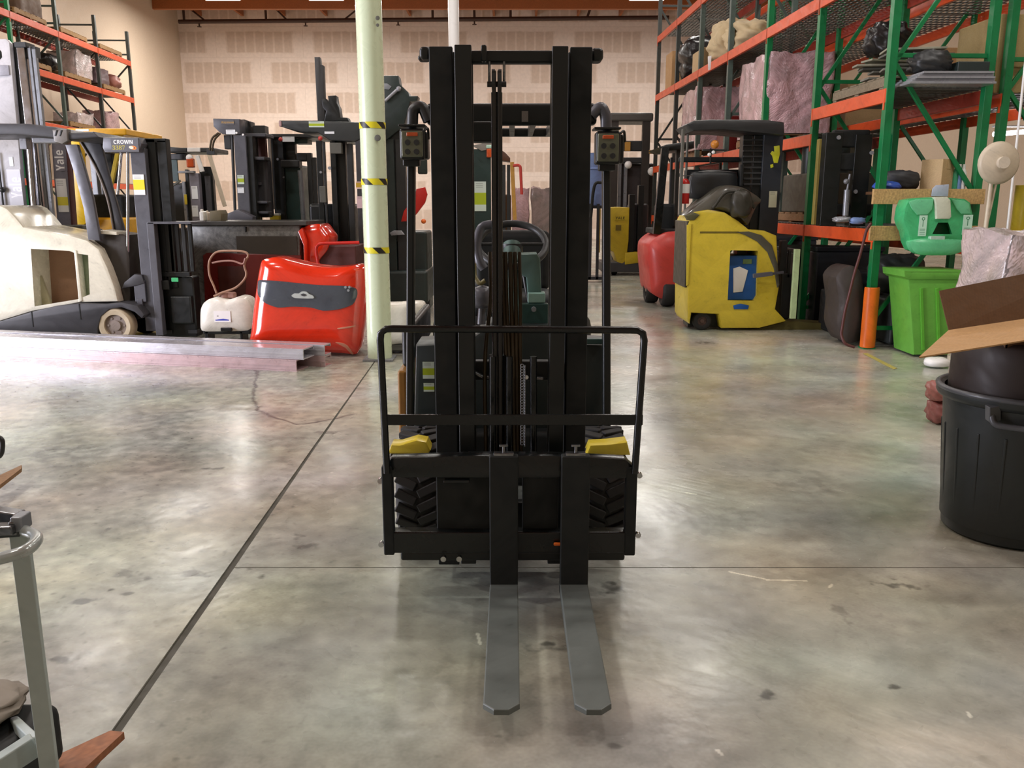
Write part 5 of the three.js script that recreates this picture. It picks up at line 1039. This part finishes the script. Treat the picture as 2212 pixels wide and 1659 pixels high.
// orange post guard, planks, eyewash, bottles, fan
{
  const a = floorAt(1868, 756), y = W(1868, 625, -a.z).y;
  solo('post_protector', [new THREE.LatheGeometry([[0.072, 0], [0.078, 0.01], [0.078, y - 0.01], [0.072, y], [0.064, y], [0.064, 0]].map(p => new THREE.Vector2(...p)), 24, -1.9, 3.8).translate(NEAR.x, 0.013, NEAR.z + 0.012)], mat.orange, 'orange plastic guard clipped on the foot of the nearest rack post', 'post guard');
}
const PD = 9.015;
solo('plank', PB(1887, 408, 2128, 441, PD, 0.045, 0.004), mat.wood, 'upper bare plank fixed across the nearest green frame', 'plank');
solo('plank', PB(1880, 488, 2112, 520, PD, 0.045, 0.004), mat.wood, 'lower bare plank fixed across the nearest green frame', 'plank');
const shelfY = W(2000, 412, PD).y;
solo('shelf_board', bx(0.98, 0.03, 0.46, rackX(-9.2) + 0.51, shelfY - 0.02, -9.3, 0.003), mat.cardDark, 'brown shelf board behind the upper plank', 'shelf');
solo('blue_bag', lump(V(W(1915, 402, 9.2).x, shelfY + 0.05, -9.2), 0.14, 0.05, 0.1, 0.2, 3, 0.2, 24, 4), M(58, 96, 196, 0.45), 'bright blue bag on the shelf board above the upper plank', 'bag');
solo('duffel_bag', lump(V(W(1950, 385, 9.3).x, shelfY + 0.11, -9.36), 0.2, 0.11, 0.12, 0.15, 3, 0.3, 28, 8), M(52, 54, 58, 0.7), 'dark grey bag slumped on the shelf board behind the blue bag', 'bag');
carton('open tan box on the shelf board beside the bottles', W(2030, 380, 9.2).x, shelfY, -9.26, 0.2, 0.32, 0.25, mat.cardLight, 0.5);
const bottle = (px, m, label) => { const p = W(px, 395, 9.2), t = thing('spray_bottle', label, 'bottle', [p.x, shelfY - 0.004, -9.2]); part('bottle_body', new THREE.LatheGeometry([[0, 0], [0.03, 0], [0.032, 0.02], [0.032, 0.19], [0.014, 0.235], [0, 0.24]].map(q => new THREE.Vector2(...q)), 16), m, t, { local: true }); part('cap', new THREE.CylinderGeometry(0.014, 0.016, 0.045, 12).translate(0, 0.255, 0), mat.white, t, { local: true }); };
bottle(2062, M(70, 176, 130, 0.4), 'green bottle on the shelf board, first of three'); bottle(2070, M(130, 166, 220, 0.4), 'pale blue bottle in the middle of the shelf board three'); bottle(2079, mat.white, 'white bottle at the end of the shelf board three');
solo('paper_sheet', PP([[2014, 408], [2022, 400], [2050, 398], [2048, 424], [2012, 424]], PD - 0.012, 0.006, 0.001), M(196, 204, 226, 0.7), 'pale blue paper pinned on the upper plank above the eyewash', 'paper');
{
  const D = 8.74, t = thing('eyewash_station', 'mint green portable eyewash station with white cap mounted on the planks', 'eyewash station', [W(2028, 550, D).x, W(2028, 550, D).y, -D - 0.1]);
  part('tank', [PP([[1962, 432], [1981, 428], [2019, 426], [2053, 427], [2087, 430], [2098, 437], [2103, 461], [2102, 496], [2094, 516], [2084, 536], [2070, 546], [2052, 548], [1994, 548], [1974, 541], [1966, 524], [1962, 502], [1955, 488], [1951, 474], [1955, 449]], D, 0.24, 0.03, [[[2023, 474], [2053, 474], [2059, 492], [2064, 511], [2006, 511], [2014, 492]]])], mat.mint, t);
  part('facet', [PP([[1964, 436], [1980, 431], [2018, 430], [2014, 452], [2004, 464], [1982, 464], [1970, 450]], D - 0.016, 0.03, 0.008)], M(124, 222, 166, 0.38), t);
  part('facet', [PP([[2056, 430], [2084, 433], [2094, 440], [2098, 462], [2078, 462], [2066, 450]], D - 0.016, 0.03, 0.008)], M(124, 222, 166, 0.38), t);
  part('tray', [dome([[1967, 522], [1990, 516], [2040, 516], [2080, 518], [2090, 524], [2080, 542], [2052, 551], [1994, 551], [1974, 543]], D - 0.04, 0.1, 0.04, 3, 3)], M(112, 216, 156, 0.35), t);
  part('tray_lip', PB(2010, 510, 2042, 519, D - 0.05, 0.06, 0.008), mat.mintPale, t);
  part('recess', PP([[2022, 472], [2054, 472], [2068, 514], [2002, 514]], D + 0.1, 0.03, 0.002), M(24, 84, 44, 0.5), t);
  part('cap', [PP([[2019, 426], [2047, 425], [2054, 432], [2056, 468], [2052, 473], [2024, 473], [2022, 440]], D - 0.04, 0.12, 0.012)], M(226, 232, 210, 0.4), t);
  const sm = canvasMat(48, 128, (x) => { x.fillStyle = '#c6ecd6'; x.fillRect(0, 0, 48, 128); x.strokeStyle = '#2d7a52'; x.lineWidth = 4; x.beginPath(); x.arc(24, 22, 8, 0, 7); x.moveTo(24, 30); x.lineTo(24, 70); x.stroke(); x.fillStyle = '#2d7a52'; for (let k = 0; k < 4; k++) x.fillRect(8, 84 + k * 10, 32, 3); });
  plate('sticker', 1985, 465, 2002, 510, D - 0.01, sm, t); plate('sticker', 2080, 464, 2100, 507, D - 0.01, sm, t);
  part('bracket', [PB(1990, 430, 2070, 440, D + 0.24, 0.04), PB(1990, 500, 2070, 510, D + 0.24, 0.04)], mat.steelPaint, t);
}
{
  const D = 8.55, t = thing('waste_bin', 'lime green tapered waste bin standing below the eyewash station', 'bin', [W(2015, 760, D).x, 0, -D - 0.25]);
  part('bin_body', [PP([[1962, 600], [2078, 600], [2066, 767], [1974, 767]], D, 0.48, 0.02)], mat.lime, t);
  part('rim', [PP([[1953, 584], [2084, 584], [2084, 596], [2076, 604], [1962, 604], [1954, 598]], D - 0.02, 0.52, 0.014, [[[1966, 588], [2072, 588], [2072, 590], [1966, 590]]])], mat.lime, t);
  for (const x of [1990, 2024]) part('rib', bar(W(x, 622, D - 0.005), W(x + 4, 756, D - 0.005), 0.03, 0.02), M(100, 186, 56, 0.5), t);
}
{
  const D = 8.35, c = W(2157, 352, D), t = thing('pedestal_fan', 'ivory pedestal fan standing behind the green frame', 'fan', [c.x, 0, -D]);
  part('fan_cage', [new THREE.LatheGeometry([[0, 0.06], [0.07, 0.06], [0.17, 0.035], [0.2, 0], [0.17, -0.05], [0.08, -0.09], [0, -0.1]].map(q => new THREE.Vector2(...q)), 30).rotateX(Math.PI / 2).translate(c.x, c.y, c.z)], mat.ivory, t);
  part('motor', [disc(V(c.x, c.y, c.z + 0.07), 0.055, 0.06, 'z', 20)], M(232, 220, 200, 0.4), t);
  part('neck', [rod(V(c.x - 0.02, c.y - 0.18, c.z - 0.05), V(c.x - 0.04, 0.03, c.z - 0.05), 0.02), rod(V(c.x + 0.03, c.y - 0.16, c.z - 0.05), V(c.x - 0.02, c.y - 0.6, c.z - 0.05), 0.012)], mat.ivory, t);
  part('foot', disc(V(c.x - 0.04, 0.02, c.z - 0.05), 0.2, 0.04, 'y', 24), mat.ivory, t);
}
{
  const a = W(2207, 150, 8.7), b = W(2188, 390, 8.7);
  solo('white_conduit', rod(V(a.x, 5.4, a.z), V(b.x + (b.x - a.x) * 0.4, 0, a.z), 0.012), mat.white, 'thin white conduit running up the edge of the second rack', 'conduit');
  // two glowing shop tubes hung under the second rack's beams
  const glow = new THREE.MeshStandardMaterial({ color: 0xffffff, emissive: 0xf8f4ff, emissiveIntensity: 3.2, roughness: 0.5 });
  for (const [x0, x1, y, D, lb] of [[2146, 2250, 290, 10.6, 'lower glowing shop tube lamp behind the ivory fan'], [2140, 2200, 230, 10.9, 'upper glowing shop tube lamp beneath the cartons']]) {
    const p = W(x0, y, D), q = W(x1, y - 8, D), t = thing('tube_lamp', lb, 'lamp', [(p.x + q.x) / 2, p.y, -D]);
    part('tube', rod(p, q, 0.028, 14), glow, t); part('reflector', bx(q.x - p.x, 0.02, 0.12, (p.x + q.x) / 2, Math.max(p.y, q.y) + 0.05, -D, 0.005), mat.white, t);
    const L = new THREE.RectAreaLight(0xf8f4ff, 3.2, q.x - p.x, 0.06); L.position.set((p.x + q.x) / 2, (p.y + q.y) / 2, -D + 0.035); L.lookAt(L.position.x, L.position.y - 0.3, 0); scene.add(L);
  }
}
solo('yellow_drum', [new THREE.CylinderGeometry(0.16, 0.16, 0.5, 20).translate(W(2222, 460, 9.6).x, W(2222, 490, 9.6).y + .2, -9.6), bx(0.4, 0.04, 0.4, W(2222, 460, 9.6).x, W(2222, 490, 9.6).y - .07, -9.6)], mat.yellow, 'yellow drum half hidden at the edge of the second rack', 'drum');
solo('floor_tape', quadSlab(floorAt(1864, 764, .002), floorAt(1874, 763, .002), floorAt(1938, 796, .002), floorAt(1930, 798, .002), 0.002), M(196, 184, 100, 0.7), 'short strip of yellow tape on the concrete beside the orange guard', 'tape');
// ------------------------------------------------------------------ wrapped stack, bin with cardboard
{
  const x0 = W(2050, 600, 6.25).x;
  pallet('pallet', 'pallet carrying the white film-wrapped load behind the black bin', x0 + 0.54, 0, -5.95, 1.05, 0.72, { turn: 0 });
  solo('wrapped_load', wrapBox(V(x0 + 0.54, 0.14 + 0.6, -5.95), 1.0, 1.2, 0.66, 0.035, 4.5, 15, 40), mat.filmWhite, 'white film-wrapped load standing behind the cardboard in the black bin', 'wrapped load');
  solo('film_roll', lump(V(W(2032, 818, 5.9).x, 0.232, -5.9), 0.075, 0.07, 0.1, 0.3, 3, 0.4, 24, 3), M(184, 118, 112, 0.5), 'pinkish crumpled film lump sticking out beside the black bin, upper of two', 'film');
  solo('film_roll', lump(V(W(2034, 868, 5.9).x, 0.085, -5.9), 0.08, 0.083, 0.1, 0.3, 3, 0.4, 24, 6), M(170, 106, 102, 0.5), 'pinkish crumpled film lump by the bin rim, lower of two', 'film');
  solo('plastic_scrap', [lump(V(W(2024, 780, 8.0).x, 0.052, -8.0), 0.12, 0.05, 0.1, 0.1, 2, 0.2, 20, 2)], mat.white, 'rounded white piece on the concrete under the cardboard flap', 'plastic');
}
{
  const c = V(2.38, 0, -3.86), t = thing('waste_bin', 'large round black waste bin with a moulded handle, cardboard stuffed in its top', 'bin', c);
  const prof = [[0, 0], [0.27, 0], [0.29, 0.015], [0.31, 0.25], [0.335, 0.6], [0.338, 0.64], [0.362, 0.65], [0.37, 0.665], [0.37, 0.69], [0.355, 0.7], [0.335, 0.69], [0.33, 0.6], [0.3, 0.06], [0, 0.06]];
  part('bin_body', toCreasedNormals(new THREE.LatheGeometry(prof.map(q => new THREE.Vector2(...q)), 64), 0.7), mat.can, t, { local: true });
  part('rim', new THREE.TorusGeometry(0.362, 0.013, 10, 64).rotateX(Math.PI / 2).translate(0, 0.694, 0), mat.canRim, t, { local: true });
  for (let k = 0; k < 18; k++) { const a = k * Math.PI / 9; part('rib', bar(V(Math.sin(a) * 0.292, 0.06, Math.cos(a) * 0.292), V(Math.sin(a) * 0.328, 0.52, Math.cos(a) * 0.328), 0.012, 0.012, V(Math.sin(a), 0, Math.cos(a))), mat.can, t, { local: true }); }
  for (const a of [-0.62, 2.52]) {
    const P = (u, v, r) => V(Math.sin(a + u) * r, v, Math.cos(a + u) * r);
    part('handle', [pipe([P(-.27, 0.66, 0.36), P(-.2, 0.585, 0.385), P(.2, 0.585, 0.385), P(.27, 0.66, 0.36)], 0.03, 0.014), bar(P(-.24, 0.6, 0.35), P(-.24, 0.67, 0.37), 0.05, 0.04), bar(P(.24, 0.6, 0.35), P(.24, 0.67, 0.37), 0.05, 0.04)], mat.canRim, t, { local: true });
  }
}
{
  solo('bin_liner', [new THREE.LatheGeometry([[0, 0.935], [0.28, 0.93], [0.312, 0.91], [0.32, 0.84], [0.322, 0.66], [0.3, 0.5], [0, 0.5]].reverse().map(q => new THREE.Vector2(...q)), 40).translate(2.38, 0, -3.86)], M(44, 32, 28, 0.7), 'dark bin liner bulging above the rim of the round black bin', 'bin liner');
  const t = thing('cardboard_box', 'brown cardboard box with two open flaps jammed into the black bin', 'box', [2.36, 0.94, -3.86]);
  const X = V(2.15, 0, 0), y1 = 0.97, xb = 2.6;
  part('walls', [quadSlab(V(X.x, 0.9, -3.66), V(xb, 0.9, -3.66), V(xb, y1 + .02, -3.66), V(X.x, y1, -3.66), 0.006), quadSlab(V(X.x, 0.9, -4.0), V(X.x, 0.9, -3.66), V(X.x, y1, -3.66), V(X.x, y1, -4.0), 0.006), quadSlab(V(xb, 0.9, -4.0), V(X.x, 0.9, -4.0), V(X.x, y1, -4.0), V(xb, y1, -4.0), 0.006)], mat.cardDark, t);
  part('flap', quadSlab(W(2050, 714, 3.7), W(2420, 658, 3.7), W(2420, 550, 3.78), W(2029, 628, 3.78), 0.006), M(112, 80, 50, 0.9, 0, { map: paperMap }), t, { label: 'dark brown upright flap' });
  part('flap', quadSlab(W(1985, 771, 3.36), W(2420, 702, 3.36), W(2420, 655, 3.72), W(2049, 713, 3.7), 0.006), mat.card, t, { label: 'pale flap tilted forward' });
}
// ------------------------------------------------------------------ hand cart and boards at the near edge
{
  const D = 1.62, t = thing('hand_cart', 'grey steel hand cart with a bent tube handle at the near edge', 'cart', [W(46, 1200, D).x - 0.1, 0, -D]);
  const a = W(47, 1190, D), g = M(176, 188, 184, 0.5);
  part('upright', [bx(0.038, a.y + 0.02, 0.012, a.x, (a.y + 0.02) / 2 + 0.02, -D, 0.002), bx(0.012, a.y, 0.03, a.x - 0.013, a.y / 2 + 0.02, -D - 0.015, 0.002)], g, t);
  part('tray', [bar(W(-220, 1080, 1.74), W(46, 1120, 1.66), 0.03, 0.03, up), bar(W(46, 1120, 1.66), W(34, 1142, 1.6), 0.025, 0.03, up), bar(W(-220, 1150, 1.6), W(34, 1142, 1.6), 0.03, 0.02, up)], mat.steel, t);
  part('tray_floor', quadSlab(W(-220, 1170, 1.58), W(40, 1150, 1.6), W(44, 1124, 1.66), W(-220, 1086, 1.74), 0.01), mat.dkGreen, t);
  part('handle', pipe([W(-260, 1272, 1.5), W(58, 1192, 1.5), W(88, 1160, 1.57), W(36, 1140, 1.63)], 0.05, 0.0115), M(186, 194, 192, 0.3, 0.3), t);
  part('bracket', [PB(22, 1118, 46, 1150, 1.6, 0.04, 0.004)], mat.steelPaint, t);
  part('lower_rail', [bar(W(-20, 1670, 1.6), W(78, 1606, 1.66), 0.03, 0.05, up), bar(W(78, 1606, 1.66), W(30, 1560, 1.9), 0.02, 0.03, up)], g, t);
  part('deck', [bx(0.6, 0.02, 0.4, a.x - 0.52, 0.115, -D - 0.2, 0.004)], mat.blackMat, t);
  for (const z of [0.05, -0.35]) { const c = V(a.x - 0.3, 0.05, -D + z - 0.05); part('caster', [disc(c, 0.05, 0.03, 'x', 20), bar(V(c.x, 0.05, c.z), V(c.x, 0.11, c.z), 0.03, 0.02)], mat.rubber, t); }
}
{
  const a = W(47, 1190, 1.62);
  solo('black_case', bx(0.5, 0.16, 0.26, a.x - 0.41, 0.206, -1.84, 0.03), mat.blackMat, 'black case sitting on the lower deck of the hand cart', 'case');
  solo('cloth', lump(V(a.x - 0.42, 0.316, -1.88), 0.2, 0.03, 0.12, 0.2, 4, 0.4, 26, 5), M(148, 140, 128, 0.9), 'grey cloth laid over the black case on the cart', 'cloth');
}
solo('board', quadSlab(floorAt(238, 1578, .07), floorAt(110, 1638, .07), floorAt(-250, 1804, .07), floorAt(-60, 1822, .07), 0.022), mat.woodOrange, 'tan board on the concrete pointing out from under the hand cart', 'board');
solo('board', [quadSlab(floorAt(268, 1581, .07), floorAt(238, 1578, .07), floorAt(-60, 1822, .07), floorAt(150, 1690, .07), 0.022), bx(0.08, 0.045, 0.08, floorAt(60, 1740).x, 0.0235, floorAt(60, 1740).z)], mat.woodOrange, 'narrow tan board lying against the wider board beside the cart', 'board');
solo('wood_offcut', [quadSlab(floorAt(47, 1004, .1), floorAt(-200, 1120, .1), floorAt(-160, 1170, .1), floorAt(46, 1012, .1), 0.02), bx(0.06, 0.078, 0.06, floorAt(-90, 1100, .05).x, 0.04, floorAt(-90, 1110, .05).z)], mat.pallet, 'thin wooden board propped on the concrete at the frame edge, above the cart', 'board');
solo('grip', tube([W(-20, 940, 3.2), W(2, 948, 3.2), W(5, 966, 3.2), W(0, 984, 3.2), W(-20, 990, 3.2)], 0.01, 20, 8), mat.dark, 'black looped grip peeking in beyond the thin wooden board', 'handle');
// ------------------------------------------------------------------ loads on the far side rack
{
  const rx = z => farL.x + 0.043 * (-27 - z) * -1, lv = [3.47, 4.68, 5.74];
  const P = (z, d) => V(farL.x + 0.0431 * (z + 27) - d, 0, z);
  const items = [
    [-25.7, 1, 'pallet'], [-23.4, 1, 'pallet'], [-23.4, 0, 'pallet'], [-25.7, 0, 'pallet'], [-23.4, 2, 'pallet'], [-21.2, 2, 'pallet'], [-25.7, 2, 'pallet'], [-21.2, 1, 'pallet'],
  ];
  const rows = ['lower', 'middle', 'top'], bays = { '-25.7': 'farthest', '-23.4': 'second', '-21.2': 'third' };
  for (const [z, l] of items) { const p = P(z, 0.45); pallet('pallet', `worn pallet on the ${rows[l]} level of the side wall rack, ${bays[z]} bay`, p.x, lv[l], z, 0.92, 1.5, { m: M(176, 140, 88, 0.85, 0, { map: woodMap }) }); }
  const w = (z, l, sx, h, sz, m, lb, key, d = 0.45) => { const p = P(z, d); solo('wrapped_load', wrapBox(V(p.x, lv[l] + 0.14 + h / 2, z), sx, h, sz, 0.06, 4, key, 16), m, lb, 'wrapped load'); };
  w(-24.0, 1, 0.8, 0.62, 0.9, mat.filmWhite, 'white wrapped block on the middle level of the side wall rack', 1);
  w(-25.2, 1, 0.75, 0.42, 0.8, M(104, 84, 88, 0.5), 'dark maroon wrapped block on the side rack, beside the white one', 2);
  w(-25.7, 0, 0.7, 0.5, 0.9, mat.film, 'pink wrapped heap on the lower level of the side rack, farthest bay', 3);
  w(-23.9, 0, 0.7, 0.3, 0.9, mat.filmWhite, 'low white wrapped heap on the lower level of the side rack', 4);
  w(-21.4, 2, 0.8, 0.9, 1.0, M(104, 80, 62, 0.8), 'brown wrapped stack on the top level of the side rack', 6);
  const q = P(-22.9, 0.4); solo('bin_bag', lump(V(q.x, lv[1] + 0.14 + 0.2, -22.6), 0.3, 0.2, 0.4, 0.2, 2, 0.3, 24, 5), mat.bag, 'black bag on the middle level of the side wall rack', 'bag');
  const r = P(-26.4, 0.4); solo('bin_bag', lump(V(r.x, lv[1] + 0.14 + 0.22, -26.35), 0.3, 0.22, 0.3, 0.25, 2, 0.3, 24, 8), M(176, 116, 104, 0.6), 'reddish sack at the end of the side rack middle level', 'sack');
}

scene.traverse(o => { if (o.isMesh) o.castShadow = o.receiveShadow = true; });
renderer.render(scene, camera);
